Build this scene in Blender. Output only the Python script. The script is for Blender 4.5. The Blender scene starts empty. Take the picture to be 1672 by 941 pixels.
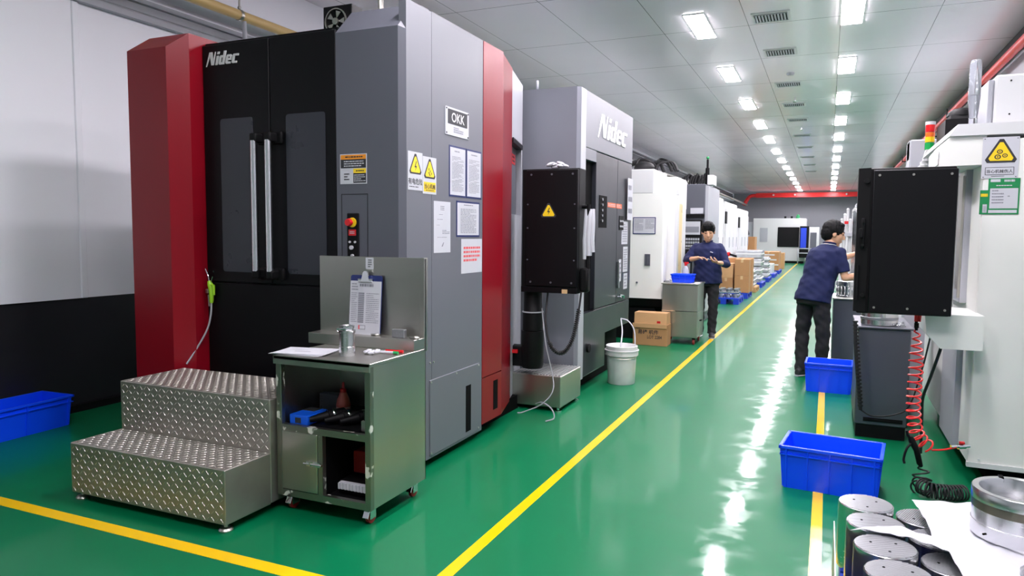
import bpy, bmesh, math, random
from mathutils import Vector as V, Matrix as M
S = bpy.context.scene
COL = S.collection
PI = math.pi
rnd = random.Random(7)


def lin(r, g, b):
    f = lambda c: c / 12.92 if c <= .04045 else ((c + .055) / 1.055) ** 2.4
    return (f(r / 255), f(g / 255), f(b / 255), 1)


# ------------------------------------------------------------ materials
MATS = {}


def pm(name, col, rough=.5, metal=0., var=.06, scale=6., bump=0., bscale=60., rvar=.08, coat=0., emit=0., stretch=None, spec=.5):
    """procedural principled material: noise drives colour, roughness and a fine bump"""
    if name in MATS:
        return MATS[name]
    m = bpy.data.materials.new(name)
    m.use_nodes = True
    nt = m.node_tree
    b = nt.nodes['Principled BSDF']
    N, L = nt.nodes.new, nt.links.new
    c = lin(*col)
    tc = N('ShaderNodeTexCoord')
    mp = N('ShaderNodeMapping')
    if stretch:
        mp.inputs['Scale'].default_value = stretch
    L(tc.outputs['Object'], mp.inputs['Vector'])
    nz = N('ShaderNodeTexNoise')
    nz.inputs['Scale'].default_value = scale
    nz.inputs['Detail'].default_value = 4
    L(mp.outputs['Vector'], nz.inputs['Vector'])
    mx = N('ShaderNodeMix')
    mx.data_type = 'RGBA'
    mx.inputs['A'].default_value = tuple(max(0, x * (1 - var)) for x in c[:3]) + (1,)
    mx.inputs['B'].default_value = tuple(min(1, x * (1 + var)) for x in c[:3]) + (1,)
    L(nz.outputs['Fac'], mx.inputs['Factor'])
    L(mx.outputs['Result'], b.inputs['Base Color'])
    mr = N('ShaderNodeMapRange')
    mr.inputs['To Min'].default_value = max(.02, rough - rvar)
    mr.inputs['To Max'].default_value = min(1, rough + rvar)
    L(nz.outputs['Fac'], mr.inputs['Value'])
    L(mr.outputs['Result'], b.inputs['Roughness'])
    b.inputs['Metallic'].default_value = metal
    b.inputs['Specular IOR Level'].default_value = spec
    b.inputs['Coat Weight'].default_value = coat
    if bump:
        n2 = N('ShaderNodeTexNoise')
        n2.inputs['Scale'].default_value = bscale
        L(mp.outputs['Vector'], n2.inputs['Vector'])
        bp = N('ShaderNodeBump')
        bp.inputs['Strength'].default_value = bump
        bp.inputs['Distance'].default_value = .01
        L(n2.outputs['Fac'], bp.inputs['Height'])
        L(bp.outputs['Normal'], b.inputs['Normal'])
    if emit:
        b.inputs['Emission Color'].default_value = c
        b.inputs['Emission Strength'].default_value = emit
    MATS[name] = m
    return m


def clear_mat(name, col, rough=.05, alpha=.25):
    m = pm(name, col, rough, var=.02)
    b = m.node_tree.nodes['Principled BSDF']
    b.inputs['Transmission Weight'].default_value = 1 - alpha
    b.inputs['IOR'].default_value = 1.3
    return m


# ------------------------------------------------------------ mesh builder
class MB:
    def __init__(s, T=None):
        s.bm = bmesh.new()
        s.m = 0
        s.T = T or M.Identity(4)

    def _in(s, faces, smooth=False):
        for f in faces:
            f.material_index = s.m
            f.smooth = smooth

    def v(s, p):
        return s.bm.verts.new(s.T @ V(p))

    def quad(s, *pts):
        f = s.bm.faces.new([s.v(p) for p in pts])
        s._in([f])
        return f

    def box(s, x0, x1, y0, y1, z0, z1, bev=0., seg=1, only=None):
        """box; bev bevels all edges, or those for which only(midpoint fractions, direction axis) holds"""
        if x0 > x1: x0, x1 = x1, x0
        if y0 > y1: y0, y1 = y1, y0
        if z0 > z1: z0, z1 = z1, z0
        r = bmesh.ops.create_cube(s.bm, size=1)
        vs = r['verts']
        for w in vs:
            w.co = V((x0 + (w.co.x + .5) * (x1 - x0), y0 + (w.co.y + .5) * (y1 - y0), z0 + (w.co.z + .5) * (z1 - z0)))
        es = list({e for w in vs for e in w.link_edges})
        fs = list({f for w in vs for f in w.link_faces})
        s._in(fs)
        if bev:
            if only:
                c = V(((x0 + x1) / 2, (y0 + y1) / 2, (z0 + z1) / 2))
                sel = []
                for e in es:
                    d = (e.verts[0].co + e.verts[1].co) / 2 - c
                    sg = tuple((k > 1e-4) - (k < -1e-4) for k in d)
                    if sg in only:
                        sel.append(e)
                es = sel
            r2 = bmesh.ops.bevel(s.bm, geom=es, offset=bev, segments=seg, affect='EDGES', profile=.5, clamp_overlap=True)
            s._in(r2['faces'], seg > 1)
            vs = list({w for f in r2['faces'] for w in f.verts} | {w for w in vs if w.is_valid})
        for w in vs:
            w.co = s.T @ w.co
        return s

    def prism(s, pts, ax, a, b):
        """extrude the polygon pts (the two axes other than ax, in xyz order) from a to b along ax"""
        def mk(p, t):
            return {'x': (t, p[0], p[1]), 'y': (p[0], t, p[1]), 'z': (p[0], p[1], t)}[ax]
        A = [s.v(mk(p, a)) for p in pts]
        B = [s.v(mk(p, b)) for p in pts]
        n = len(pts)
        fs = [s.bm.faces.new(A), s.bm.faces.new(B[::-1])]
        for i in range(n):
            fs.append(s.bm.faces.new([A[i], B[i], B[(i + 1) % n], A[(i + 1) % n]]))
        s._in(fs)
        return s

    def cyl(s, p0, p1, r0, r1=None, n=20, cap=True):
        r1 = r0 if r1 is None else r1
        return s.loft([(p0, r0), (p1, r1)], n, cap)

    def loft(s, rings, n=16, cap=True, flat=1.):
        """circular rings (centre, radius) joined one after another"""
        P = [V(p) for p, r in rings]
        fr = None
        R = []
        for i, (p, r) in enumerate(rings):
            t = (P[min(i + 1, len(P) - 1)] - P[max(i - 1, 0)])
            if t.length < 1e-9:
                t = V((0, 0, 1))
            t.normalize()
            if fr is None:
                a = V((1, 0, 0)) if abs(t.x) < .8 else V((0, 1, 0))
                u = t.cross(a).normalized()
            else:
                u = (fr - t * fr.dot(t))
                u = u.normalized() if u.length > 1e-6 else t.cross(V((1, 0, 0))).normalized()
            fr = u
            w = t.cross(u)
            R.append([s.v(P[i] + (u * math.cos(2 * PI * k / n) + w * math.sin(2 * PI * k / n) * flat) * r) for k in range(n)])
        fs = []
        for A, B in zip(R, R[1:]):
            for k in range(n):
                fs.append(s.bm.faces.new([A[k], A[(k + 1) % n], B[(k + 1) % n], B[k]]))
        s._in(fs, True)
        if cap:
            s._in([s.bm.faces.new(R[0][::-1]), s.bm.faces.new(R[-1])])
        return s

    def tube(s, pts, r, n=8, cap=True):
        return s.loft([(p, r) for p in pts], n, cap)

    def lathe(s, prof, c=(0, 0), n=32, closed=False):
        """turn the profile of (radius, z) about the vertical through c"""
        R = []
        for r, z in prof:
            if r < 1e-6:
                R.append([s.v((c[0], c[1], z))])
            else:
                R.append([s.v((c[0] + r * math.cos(2 * PI * k / n), c[1] + r * math.sin(2 * PI * k / n), z)) for k in range(n)])
        if closed:
            R.append(R[0])
        fs = []
        for A, B in zip(R, R[1:]):
            for k in range(n):
                k2 = (k + 1) % n
                q = [A[k % len(A)], A[k2 % len(A)], B[k2 % len(B)], B[k % len(B)]]
                u = []
                for w in q:
                    if w not in u: u.append(w)
                if len(u) > 2:
                    fs.append(s.bm.faces.new(u))
        s._in(fs, True)
        return s

    def ball(s, c, r, seg=16, rot=None):
        r = (r, r, r) if not hasattr(r, '__len__') else r
        q = bmesh.ops.create_uvsphere(s.bm, u_segments=seg, v_segments=max(6, seg // 2), radius=1)
        X = s.T @ M.Translation(V(c)) @ (rot.to_4x4() if rot else M.Identity(4)) @ M.Diagonal((r[0], r[1], r[2], 1))
        for w in q['verts']:
            w.co = X @ w.co
        s._in({f for w in q['verts'] for f in w.link_faces}, True)
        return s

    def add(s, mesh, X):
        """add another mesh, transformed"""
        vs = [s.v(X @ w.co) for w in mesh.vertices]
        for p in mesh.polygons:
            try:
                f = s.bm.faces.new([vs[i] for i in p.vertices])
                s._in([f])
            except ValueError:
                pass
        return s

    # flat print on a sheet (local x right, y up, z out)
    def rect(s, x0, y0, x1, y1, z):
        s.quad((x0, y0, z), (x1, y0, z), (x1, y1, z), (x0, y1, z))
        return s

    def poly(s, pts, z):
        s._in([s.bm.faces.new([s.v((p[0], p[1], z)) for p in pts])])
        return s

    def text(s, body, x, y, h, z, align='CENTER', bold=0., shear=0., sx=1., ex=0.):
        me = text_mesh(body, align, bold, shear, ex)
        s.add(me, M.Translation((x, y, z)) @ M.Diagonal((h * sx, h, h, 1)))
        bpy.data.meshes.remove(me)
        return s

    def lines(s, x0, y0, x1, y1, n, z, seed=1, fill=.45, words=True):
        """rows of small print"""
        r = random.Random(seed)
        h = (y1 - y0) / n
        for i in range(n):
            x = x0
            yy = y1 - (i + .5) * h
            end = x1 if r.random() > .25 else x0 + (x1 - x0) * r.uniform(.5, .95)
            while x < end:
                w = (x1 - x0) * r.uniform(.04, .16) if words else (end - x0)
                s.rect(x, yy - h * fill / 2, min(x + w, end), yy + h * fill / 2, z)
                x += w + (x1 - x0) * .025
        return s


_txt = {}


def text_mesh(body, align='CENTER', bold=0., shear=0., ex=0.):
    cu = bpy.data.curves.new('t', 'FONT')
    cu.body = body
    cu.align_x = align
    cu.align_y = 'BOTTOM_BASELINE'
    cu.size = 1.37
    cu.offset = bold
    cu.shear = shear
    cu.extrude = ex
    cu.resolution_u = 3
    o = bpy.data.objects.new('t', cu)
    COL.objects.link(o)
    dg = bpy.context.evaluated_depsgraph_get()
    me = bpy.data.meshes.new_from_object(o.evaluated_get(dg))
    bpy.data.objects.remove(o)
    bpy.data.curves.remove(cu)
    return me


def frame(o, face):
    """local sheet frame at o: 'front' faces -Y, 'aisle' faces +X"""
    o = V(o)
    u, v = {'front': (V((1, 0, 0)), V((0, 0, 1))), 'aisle': (V((0, 1, 0)), V((0, 0, 1))), 'up': (V((1, 0, 0)), V((0, 1, 0)))}[face]
    n = u.cross(v)
    X = M.Identity(4)
    for i in range(3):
        X[i][0], X[i][1], X[i][2], X[i][3] = u[i], v[i], n[i], o[i]
    return X


# ------------------------------------------------------------ scene graph
def worg(o):
    p = V((0, 0, 0))
    while o is not None:
        p += o.location
        o = o.parent
    return p


def props(o, label=None, cat=None, group=None, kind=None):
    if label: o['label'] = label
    if cat: o['category'] = cat
    if group: o['group'] = group
    if kind: o['kind'] = kind
    return o


def thing(name, label, cat, loc, group=None):
    o = bpy.data.objects.new(name, None)
    o.empty_display_size = .1
    o.location = loc
    COL.objects.link(o)
    return props(o, label, cat, group)


def obj(name, mb, mats, parent=None, label=None, cat=None, group=None, kind=None, ang=38, local=False, norm=True):
    bm = mb.bm
    if norm:
        bmesh.ops.recalc_face_normals(bm, faces=bm.faces[:])
    for e in bm.edges:
        if len(e.link_faces) == 2 and e.calc_face_angle(0) > math.radians(ang):
            e.smooth = False
    me = bpy.data.meshes.new(name)
    bm.to_mesh(me)
    bm.free()
    for m in (mats if isinstance(mats, (list, tuple)) else [mats]):
        me.materials.append(m)
    return link_mesh(name, me, parent, label, cat, group, kind, local)


def link_mesh(name, me, parent=None, label=None, cat=None, group=None, kind=None, local=False):
    o = bpy.data.objects.new(name, me)
    COL.objects.link(o)
    if parent is not None:
        o.parent = parent
        if not local:
            me.transform(M.Translation(-worg(parent)))
    elif kind != 'structure' and not local:
        cs = [w.co for w in me.vertices]
        c = V(((min(p.x for p in cs) + max(p.x for p in cs)) / 2, (min(p.y for p in cs) + max(p.y for p in cs)) / 2, min(p.z for p in cs)))
        me.transform(M.Translation(-c))
        o.location = c
    props(o, label, cat, group, kind)
    return o


def copy_tree(src, loc=None, rz=None, label=None, group=None, parent=None):
    c = src.copy()
    COL.objects.link(c)
    if parent is not None:
        c.parent = parent
    if loc is not None: c.location = loc
    if rz is not None: c.rotation_euler = (0, 0, rz)
    if label: c['label'] = label
    if group: c['group'] = group
    for ch in list(src.children):
        copy_tree(ch, parent=c)
    return c


def spline(pts, n=8):
    """Catmull-Rom points through pts"""
    P = [V(p) for p in pts]
    P = [P[0] * 2 - P[1]] + P + [P[-1] * 2 - P[-2]]
    out = []
    for i in range(1, len(P) - 2):
        a, b, c, d = P[i - 1:i + 3]
        for k in range(n):
            t = k / n
            out.append(.5 * ((2 * b) + (c - a) * t + (2 * a - 5 * b + 4 * c - d) * t * t + (3 * b - a - 3 * c + d) * t ** 3))
    out.append(P[-2])
    return out


def coil(path, rad, turns, r0=None, n=14):
    """helix wound about a polyline path; rad may be a function of t"""
    pts = spline(path, 20)
    L = [0.]
    for a, b in zip(pts, pts[1:]):
        L.append(L[-1] + (b - a).length)
    out = []
    N = int(turns * n)
    fr = None
    for i in range(N + 1):
        t = i / N
        d = t * L[-1]
        j = max(k for k in range(len(L)) if L[k] <= d + 1e-9)
        j = min(j, len(pts) - 2)
        p = pts[j].lerp(pts[j + 1], (d - L[j]) / max(1e-9, L[j + 1] - L[j]))
        tg = (pts[j + 1] - pts[j]).normalized()
        if fr is None:
            fr = tg.orthogonal().normalized()
        fr = (fr - tg * fr.dot(tg)).normalized()
        w = tg.cross(fr)
        a = 2 * PI * turns * t
        r = rad(t) if callable(rad) else rad
        out.append(p + (fr * math.cos(a) + w * math.sin(a)) * r)
    return out
# ------------------------------------------------------------ palette
m_gray = pm('paint_mid_gray', (102, 104, 112), .4, var=.03, rvar=.03)
m_gray_lit = pm('paint_mid_gray_lit', (128, 130, 140), .42, var=.03, rvar=.03)  # lit copy of mid gray: light painted into the colour of the dim front cover
m_dgray = pm('paint_dark_gray', (84, 86, 95), .44, var=.03, rvar=.03)
m_lgray = pm('paint_light_gray', (168, 170, 177), .4, var=.03, rvar=.03)
m_black = pm('paint_black', (11, 11, 14), .42, var=.06, rvar=.03, spec=.18)
m_black2 = pm('black_matte', (9, 9, 11), .55, spec=.2)
m_win = pm('smoked_window', (44, 46, 54), .3, var=.04, spec=.4)
m_void = pm('void_black', (5, 5, 6), .8, spec=.1)
m_red = pm('paint_red', (128, 10, 26), .3, var=.02, rvar=.02, spec=.3)
m_white = pm('paint_white', (208, 209, 210), .4, var=.02)
m_cream = pm('paint_cream', (228, 229, 224), .42, var=.03)
m_steel = pm('stainless_steel', (186, 184, 177), .36, metal=1., var=.12, scale=3, bump=.05, bscale=8, stretch=(1, 1, .25), rvar=.12)
m_plate = pm('tread_plate', (168, 164, 156), .46, metal=.85, var=.18, scale=9, rvar=.12)
m_worn = pm('worn_steel', (200, 197, 190), .4, metal=1., var=.15, scale=12)
m_alu = pm('machined_aluminium', (214, 215, 217), .24, metal=1., var=.06, scale=20, stretch=(1, 1, 12))
m_alu2 = pm('milled_aluminium', (168, 170, 173), .45, metal=1., var=.12, scale=60)
m_chrome = pm('chrome', (225, 225, 228), .1, metal=1., var=.02)
m_blue = pm('crate_blue', (6, 74, 255), .34, var=.05, scale=4)
m_dblue = pm('pallet_blue', (14, 54, 180), .45)
m_paper = pm('paper_white', (192, 193, 200), .75, var=.02)
m_ink = pm('ink_black', (42, 43, 48), .6)
m_inkg = pm('ink_gray', (128, 129, 138), .6)
m_inkr = pm('ink_red', (226, 92, 96), .6)
m_frame = pm('frame_navy', (26, 40, 96), .4)
m_yel = pm('sign_yellow', (236, 202, 28), .45)
m_org = pm('sign_orange', (226, 140, 30), .45)
m_rub = pm('rubber_black', (22, 22, 24), .6)
m_grn = pm('sign_green', (20, 130, 72), .45)
m_lime = pm('plastic_lime', (150, 205, 40), .35)
m_redp = pm('plastic_red', (200, 26, 34), .35)
m_card = pm('cardboard', (176, 130, 86), .8, var=.1, scale=5, bump=.05)
m_card2 = pm('cardboard_light', (196, 152, 106), .8, var=.1, scale=5)
m_tape = pm('packing_tape', (204, 172, 128), .3)
m_wood = pm('pale_timber', (186, 148, 100), .7, var=.2, scale=3, stretch=(12, 1, 12))
m_hose = pm('hose_red', (226, 40, 38), .3)
m_skin = pm('skin', (206, 158, 126), .5, var=.05, scale=12)
m_hair = pm('hair_black', (9, 9, 10), .6, bump=.4, bscale=150, spec=.2)
m_navy = pm('cloth_navy', (13, 24, 70), .85, var=.12, scale=9, bump=.25, bscale=220)
m_trs = pm('cloth_black', (25, 25, 29), .9, var=.12, scale=9, bump=.25, bscale=200)
m_shoe = pm('shoe_dark', (38, 38, 42), .6)
m_pipe_y = pm('pipe_tan', (206, 176, 116), .4)
m_pipe_r = pm('pipe_red', (214, 34, 34), .35)
m_wrap = pm('stretch_wrap', (176, 178, 184), .16, var=.25, scale=9, bump=.9, bscale=14, rvar=.1)
m_clear = clear_mat('clear_plastic', (240, 242, 246), .04, .12)
m_light = pm('lamp_white', (255, 255, 255), .5, emit=1.)


m_char = pm('paint_charcoal', (38, 40, 46), .3, var=.05, rvar=.03, spec=.4)


def worn_mat():
    """dark stainless with bright bare patches where the edge has rubbed"""
    m = pm('steel_rubbed', (150, 148, 140), .4, metal=1., var=.1, scale=5)
    nt = m.node_tree
    b = nt.nodes['Principled BSDF']
    N, L = nt.nodes.new, nt.links.new
    tc = N('ShaderNodeTexCoord')
    n = N('ShaderNodeTexNoise'); n.inputs['Scale'].default_value = 13; n.inputs['Detail'].default_value = 3
    L(tc.outputs['Object'], n.inputs['Vector'])
    r = N('ShaderNodeMapRange'); r.inputs['From Min'].default_value = .6; r.inputs['From Max'].default_value = .63
    L(n.outputs['Fac'], r.inputs['Value'])
    mx = N('ShaderNodeMix'); mx.data_type = 'RGBA'
    L(b.inputs['Base Color'].links[0].from_socket, mx.inputs['A'])
    mx.inputs['B'].default_value = lin(225, 223, 215)
    L(r.outputs['Result'], mx.inputs['Factor'])
    L(mx.outputs['Result'], b.inputs['Base Color'])
    q = N('ShaderNodeMath'); q.operation = 'MULTIPLY_ADD'; q.inputs[1].default_value = -.7; q.inputs[2].default_value = 1.
    L(r.outputs['Result'], q.inputs[0]); L(q.outputs[0], b.inputs['Metallic'])
    return m


m_rubbed = worn_mat()


def floor_mat():
    m = pm('epoxy_green', (0, 104, 64), .46, var=.09, scale=1.1, rvar=.05, spec=.1)
    nt = m.node_tree
    b = nt.nodes['Principled BSDF']
    N, L = nt.nodes.new, nt.links.new
    tc = N('ShaderNodeTexCoord')
    n = N('ShaderNodeTexNoise')
    n.inputs['Scale'].default_value = 2.2
    n.inputs['Detail'].default_value = 3
    L(tc.outputs['Object'], n.inputs['Vector'])
    bp = N('ShaderNodeBump')
    bp.inputs['Strength'].default_value = .1
    bp.inputs['Distance'].default_value = .02
    L(n.outputs['Fac'], bp.inputs['Height'])
    b.inputs['Coat Weight'].default_value = .42
    b.inputs['Coat IOR'].default_value = 1.4
    L(bp.outputs['Normal'], b.inputs['Coat Normal'])
    # scuffs roughen the gloss
    n2 = N('ShaderNodeTexNoise')
    n2.inputs['Scale'].default_value = 6
    n2.inputs['Detail'].default_value = 8
    n2.inputs['Roughness'].default_value = .7
    L(tc.outputs['Object'], n2.inputs['Vector'])
    r = N('ShaderNodeMapRange')
    r.inputs['From Min'].default_value = .45
    r.inputs['From Max'].default_value = .75
    r.inputs['To Min'].default_value = .05
    r.inputs['To Max'].default_value = .26
    L(n2.outputs['Fac'], r.inputs['Value'])
    L(r.outputs['Result'], b.inputs['Coat Roughness'])
    return m


def ceiling_mat():
    """glossy white panels with joints every 1.06 m across and 1.86 m along"""
    m = pm('ceiling_panels', (236, 231, 239), .16, var=.02, scale=.6, rvar=.05, spec=.26)
    nt = m.node_tree
    b = nt.nodes['Principled BSDF']
    N, L = nt.nodes.new, nt.links.new
    tc = N('ShaderNodeTexCoord')
    sp = N('ShaderNodeSeparateXYZ')
    L(tc.outputs['Object'], sp.inputs['Vector'])
    outs = []
    for ax, off, per, w in (('X', 1.02, 1.06, .008), ('Y', -7.85, 1.865, .012)):
        a = N('ShaderNodeMath'); a.operation = 'ADD'; a.inputs[1].default_value = off + w / 2 + per * 40
        L(sp.outputs[ax], a.inputs[0])
        d = N('ShaderNodeMath'); d.operation = 'MODULO'; d.inputs[1].default_value = per
        L(a.outputs[0], d.inputs[0])
        g = N('ShaderNodeMath'); g.operation = 'LESS_THAN'; g.inputs[1].default_value = w
        L(d.outputs[0], g.inputs[0])
        outs.append(g)
    mxm = N('ShaderNodeMath'); mxm.operation = 'MAXIMUM'
    L(outs[0].outputs[0], mxm.inputs[0]); L(outs[1].outputs[0], mxm.inputs[1])
    mx = N('ShaderNodeMix'); mx.data_type = 'RGBA'
    old = b.inputs['Base Color'].links[0].from_socket
    L(old, mx.inputs['A'])
    mx.inputs['B'].default_value = lin(104, 106, 114)
    L(mxm.outputs[0], mx.inputs['Factor'])
    L(mx.outputs['Result'], b.inputs['Base Color'])
    n = N('ShaderNodeTexNoise'); n.inputs['Scale'].default_value = .9; n.inputs['Detail'].default_value = 2
    L(tc.outputs['Object'], n.inputs['Vector'])
    bp = N('ShaderNodeBump'); bp.inputs['Strength'].default_value = .12; bp.inputs['Distance'].default_value = .05
    L(n.outputs['Fac'], bp.inputs['Height'])
    L(bp.outputs['Normal'], b.inputs['Normal'])
    return m


m_floor, m_ceil = floor_mat(), ceiling_mat()
m_wall = pm('wall_white', (244, 245, 251), .5, var=.02, scale=2)
m_wall_far = pm('wall_gray', (140, 142, 148), .6, var=.03)
m_dado = pm('dado_black', (24, 25, 30), .45, var=.08)
m_line = pm('line_yellow', (232, 186, 0), .22, var=.05, scale=3)
CZ = 4.2
XL, XR, YB, YF = -5.86, 2.22, -5.0, 48.0


def struct(name, mb, mats):
    return obj(name, mb, mats, kind='structure')


mb = MB(); mb.box(XL - .2, XR + .2, YB - .2, YF + .2, -.12, 0); struct('floor', mb, m_floor)
mb = MB(); mb.box(XL - .2, XR + .2, YB - .2, YF + .2, CZ, CZ + .1); struct('ceiling', mb, m_ceil)
mb = MB()
mb.box(XL - .1, XL, YB, YF, .97, CZ)              # white sheeting
mb.m = 1; mb.box(XL - .1, XL - .004, YB, YF, 0, .97)  # black dado
struct('wall_left', mb, [m_wall, m_dado])
mb = MB()
mb.box(XL, XL + .018, YB, 4.14, .97, 3.46)       # raised sheet up to the joint
mb.box(XL, XL + .03, 4.14, 4.2, .97, 3.46, .006)
struct('trim_1', mb, m_wall)
mb = MB(); mb.box(XL, XL + .07, YB, YF, 3.46, 3.53); mb.box(XL, XL + .05, YB, YF, 3.62, 3.66)
struct('trim_2', mb, m_lgray)
mb = MB(); mb.box(XL, XL + .27, YB, YF, 3.72, CZ); struct('trim_3', mb, m_wall)
mb = MB(); mb.box(XL, XL + .05, YB, YF, 0, .06); struct('baseboard_left', mb, m_black2)
mb = MB(); mb.box(XR, XR + .1, YB, YF, 0, CZ); struct('wall_right', mb, pm('wall_light_gray', (186, 188, 195), .5, var=.03))
mb = MB(); mb.box(XL, XR, YF, YF + .1, 0, CZ); struct('wall_far', mb, m_wall_far)
mb = MB(); mb.box(XL, XR, YB - .1, YB, 0, CZ); struct('wall_back', mb, m_wall)
# floor lines
mb = MB(); mb.box(-1.565, -1.5, 2.2, 44, 0, .0015); struct('trim_4', mb, m_line)
mb = MB(); mb.box(-.026, .03, 0.5, 44, 0, .0015); struct('trim_5', mb, m_line)
mb = MB(); mb.box(XL, -1.5, 2.46, 2.54, 0, .002); struct('trim_6', mb, m_line)

# ------------------------------------------------------------ ceiling fittings
LAMP = 62.
_b = m_light.node_tree.nodes['Principled BSDF']; _b.inputs['Emission Strength'].default_value = LAMP; _b.inputs['Emission Color'].default_value = (1, .93, 1, 1)
ORD = ['first', 'second', 'third', 'fourth', 'fifth', 'sixth', 'seventh', 'eighth', 'ninth', 'tenth', 'eleventh', 'twelfth', 'thirteenth', 'fourteenth', 'fifteenth', 'sixteenth']


def ceiling_light():
    t = thing('ceiling_light', '', 'ceiling light', (0, 0, CZ), 'ceiling panel lights')
    mb = MB(); mb.box(-.125, .125, -.55, .55, CZ - .012, CZ + .02)
    mb.box(-.118, .118, -.543, .543, CZ - .014, CZ - .012)
    obj('lamp_frame', mb, m_white, t)
    mb = MB(); mb.box(-.115, .115, -.54, .54, CZ - .018, CZ - .0145)
    obj('diffuser', mb, m_light, t)
    return t


L0 = ceiling_light()
first = True
for row, x in (('row over the yellow aisle line', -1.585), ('row over the blue crates', .165)):
    n = 0
    for k in range(-3, 13):
        y = 9.52 + 2.96 * k
        vis = k >= 0
        if vis:
            lab = '%s lit ceiling panel light from the camera in the %s' % (ORD[n], row)
            n += 1
        else:
            lab = 'lit ceiling panel light out of view, %s behind the %s' % (ORD[-k - 1], row.replace('row over', 'row over'))
        if first:
            L0.location = (x, y, CZ); L0['label'] = lab; first = False
        else:
            copy_tree(L0, (x, y, CZ), label=lab)


def ceiling_vent():
    t = thing('ceiling_vent', '', 'air vent', (0, 0, CZ), 'ceiling air vents')
    mb = MB()
    for a in (-.22, .19):
        mb.box(a, a + .03, -.21, .21, CZ - .012, CZ)
    for a in (-.21, .18):
        mb.box(-.19, .19, a, a + .03, CZ - .012, CZ)
    obj('vent_frame', mb, m_white, t)
    mb = MB(); mb.box(-.19, .19, -.18, .18, CZ - .003, CZ); obj('vent_backing', mb, m_void, t)
    mb = MB()
    for k in range(11):
        x = -.18 + .036 * k
        mb.prism([(x, CZ - .014), (x + .005, CZ - .014), (x + .02, CZ - .004), (x + .015, CZ - .004)], 'y', -.12, .18)
    for k in range(3):
        mb.box(-.19, .19, -.17 + .02 * k, -.163 + .02 * k, CZ - .012, CZ - .004)
    obj('vent_louvers', mb, m_lgray, t)
    return t


v0 = ceiling_vent()
for i, y in enumerate((9.43, 11.25, 13.65, 15.8, 17.85, 20.6, 23.4, 26.3, 29.2, 32.1)):
    lab = '%s square louvered ceiling vent from the camera, between the light rows' % ORD[i]
    if i == 0:
        v0.location = (-.73, y, CZ); v0['label'] = lab
    else:
        copy_tree(v0, (-.73, y, CZ), label=lab)

mb = MB(); mb.lathe([(0, CZ - .05), (.045, CZ - .045), (.06, CZ - .02), (.06, CZ), (0, CZ)], (-.66, 12.75), 20)
obj('smoke_detector', mb, m_lgray, label='round gray smoke detector on the ceiling between two vents', cat='smoke detector')
for i, (x, y, w) in enumerate(((-.68, 14.95, 'third'), (-.68, 18.9, 'fifth'))):
    mb = MB(); mb.cyl((x, y, CZ), (x, y, CZ - .09), .016, n=10); mb.cyl((x, y, CZ - .09), (x, y, CZ - .1), .04, .03, n=12)
    obj('sprinkler', mb, m_alu, label='small hanging sprinkler head on the ceiling just after the %s vent' % w, cat='sprinkler', group='ceiling sprinklers')

# pipes
t = thing('overhead_pipe', 'tan overhead pipe behind the red and black machine, below the ceiling', 'pipe', (-5.3, 2, 3.68))
P = lambda y: (-5.3, y, 3.64)
mb = MB(); mb.tube([P(-1), P(24)], .048, 14); obj('pipe_run', mb, m_pipe_y, t)
mb = MB()
for y in (3.2, 5.47, 6.9, 9.5, 12): mb.tube([P(y - .018), P(y + .018)], .054, 14)
obj('pipe_clamps', mb, m_steel, t)
for y in (3.2, 5.47, 9.5, 12):
    mb = MB(); mb.cyl((-5.3, y, 3.68), (-5.3, y, CZ), .009, n=8); mb.ball((-5.3, y, 3.71), .018, 8)
    obj('hanger_rod', mb, m_steel, t)
mb = MB(); mb.tube([(-5.3, 5.53, 3.62), (-5.26, 5.55, 2.2)], .022, 10)
obj('drop_pipe', mb, m_lgray, t)

t = thing('sprinkler_main', 'long red pipe running under the ceiling along the right wall', 'pipe', (2.05, 20, 3.9))
mb = MB(); mb.tube([(2.05, -2, 3.9), (2.05, 46.6, 3.9)], .055, 14); obj('pipe_run', mb, m_pipe_r, t)
for y in range(4, 46, 3):
    mb = MB(); mb.box(1.98, 2.215, y - .02, y + .02, 3.82, 3.845); mb.box(1.97, 1.99, y - .02, y + .02, 3.82, 3.98); obj('pipe_bracket', mb, m_black2, t)
mb = MB(); mb.box(2.1, 2.2, -2, 47.5, 3.98, 4.1); mb.box(2.11, 2.19, -2, 47.5, 4.1, 4.14)
obj('cable_tray', mb, m_black2, label='black cable tray along the right wall above the red pipe', cat='cable tray')

t = thing('crane_beam', 'red beam across the far end of the hall under the ceiling', 'beam', (-1.2, 46.4, 3.85))
mb = MB(); mb.box(-4.1, 2.1, 46.3, 46.55, 3.88, 4.12); mb.box(-4.1, 2.1, 46.2, 46.65, 4.1, 4.13); mb.box(-4.1, 2.1, 46.2, 46.65, 3.86, 3.89)
obj('girder', mb, m_pipe_r, t)
mb = MB()
mb.tube(spline([(-4.1, 46.42, 4.0), (-4.45, 46.42, 3.95), (-4.65, 46.42, 3.7), (-4.8, 46.42, 3.4)], 6), .11, 12)
obj('curved_end', mb, m_pipe_r, t)
for x in (-3.1, -1.9, .9, 1.8):
    mb = MB(); mb.ball((x, 46.18, 4.0), .06, 10); obj('bolt_head', mb, m_white, t)

# conduit and dark valance along the left wall
mb = MB(); mb.box(XL + .27, XL + .33, 9, 47, 3.86, 4.02); mb.box(XL + .27, XL + .3, 9, 47, 4.06, 4.12)
obj('wall_rail', mb, m_dgray, label='dark rail running along the left wall just under the ceiling', cat='rail')
mb = MB()
mb.tube(spline([(-5.4, 16, 3.55), (-4.9, 22, 3.5), (-4.6, 30, 3.45), (-4.5, 40, 3.4), (-4.6, 46.3, 3.4)], 8), .05, 10)
obj('conduit_pipe', mb, m_steel, label='steel conduit over the white cabinets towards the red beam', cat='conduit')

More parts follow.
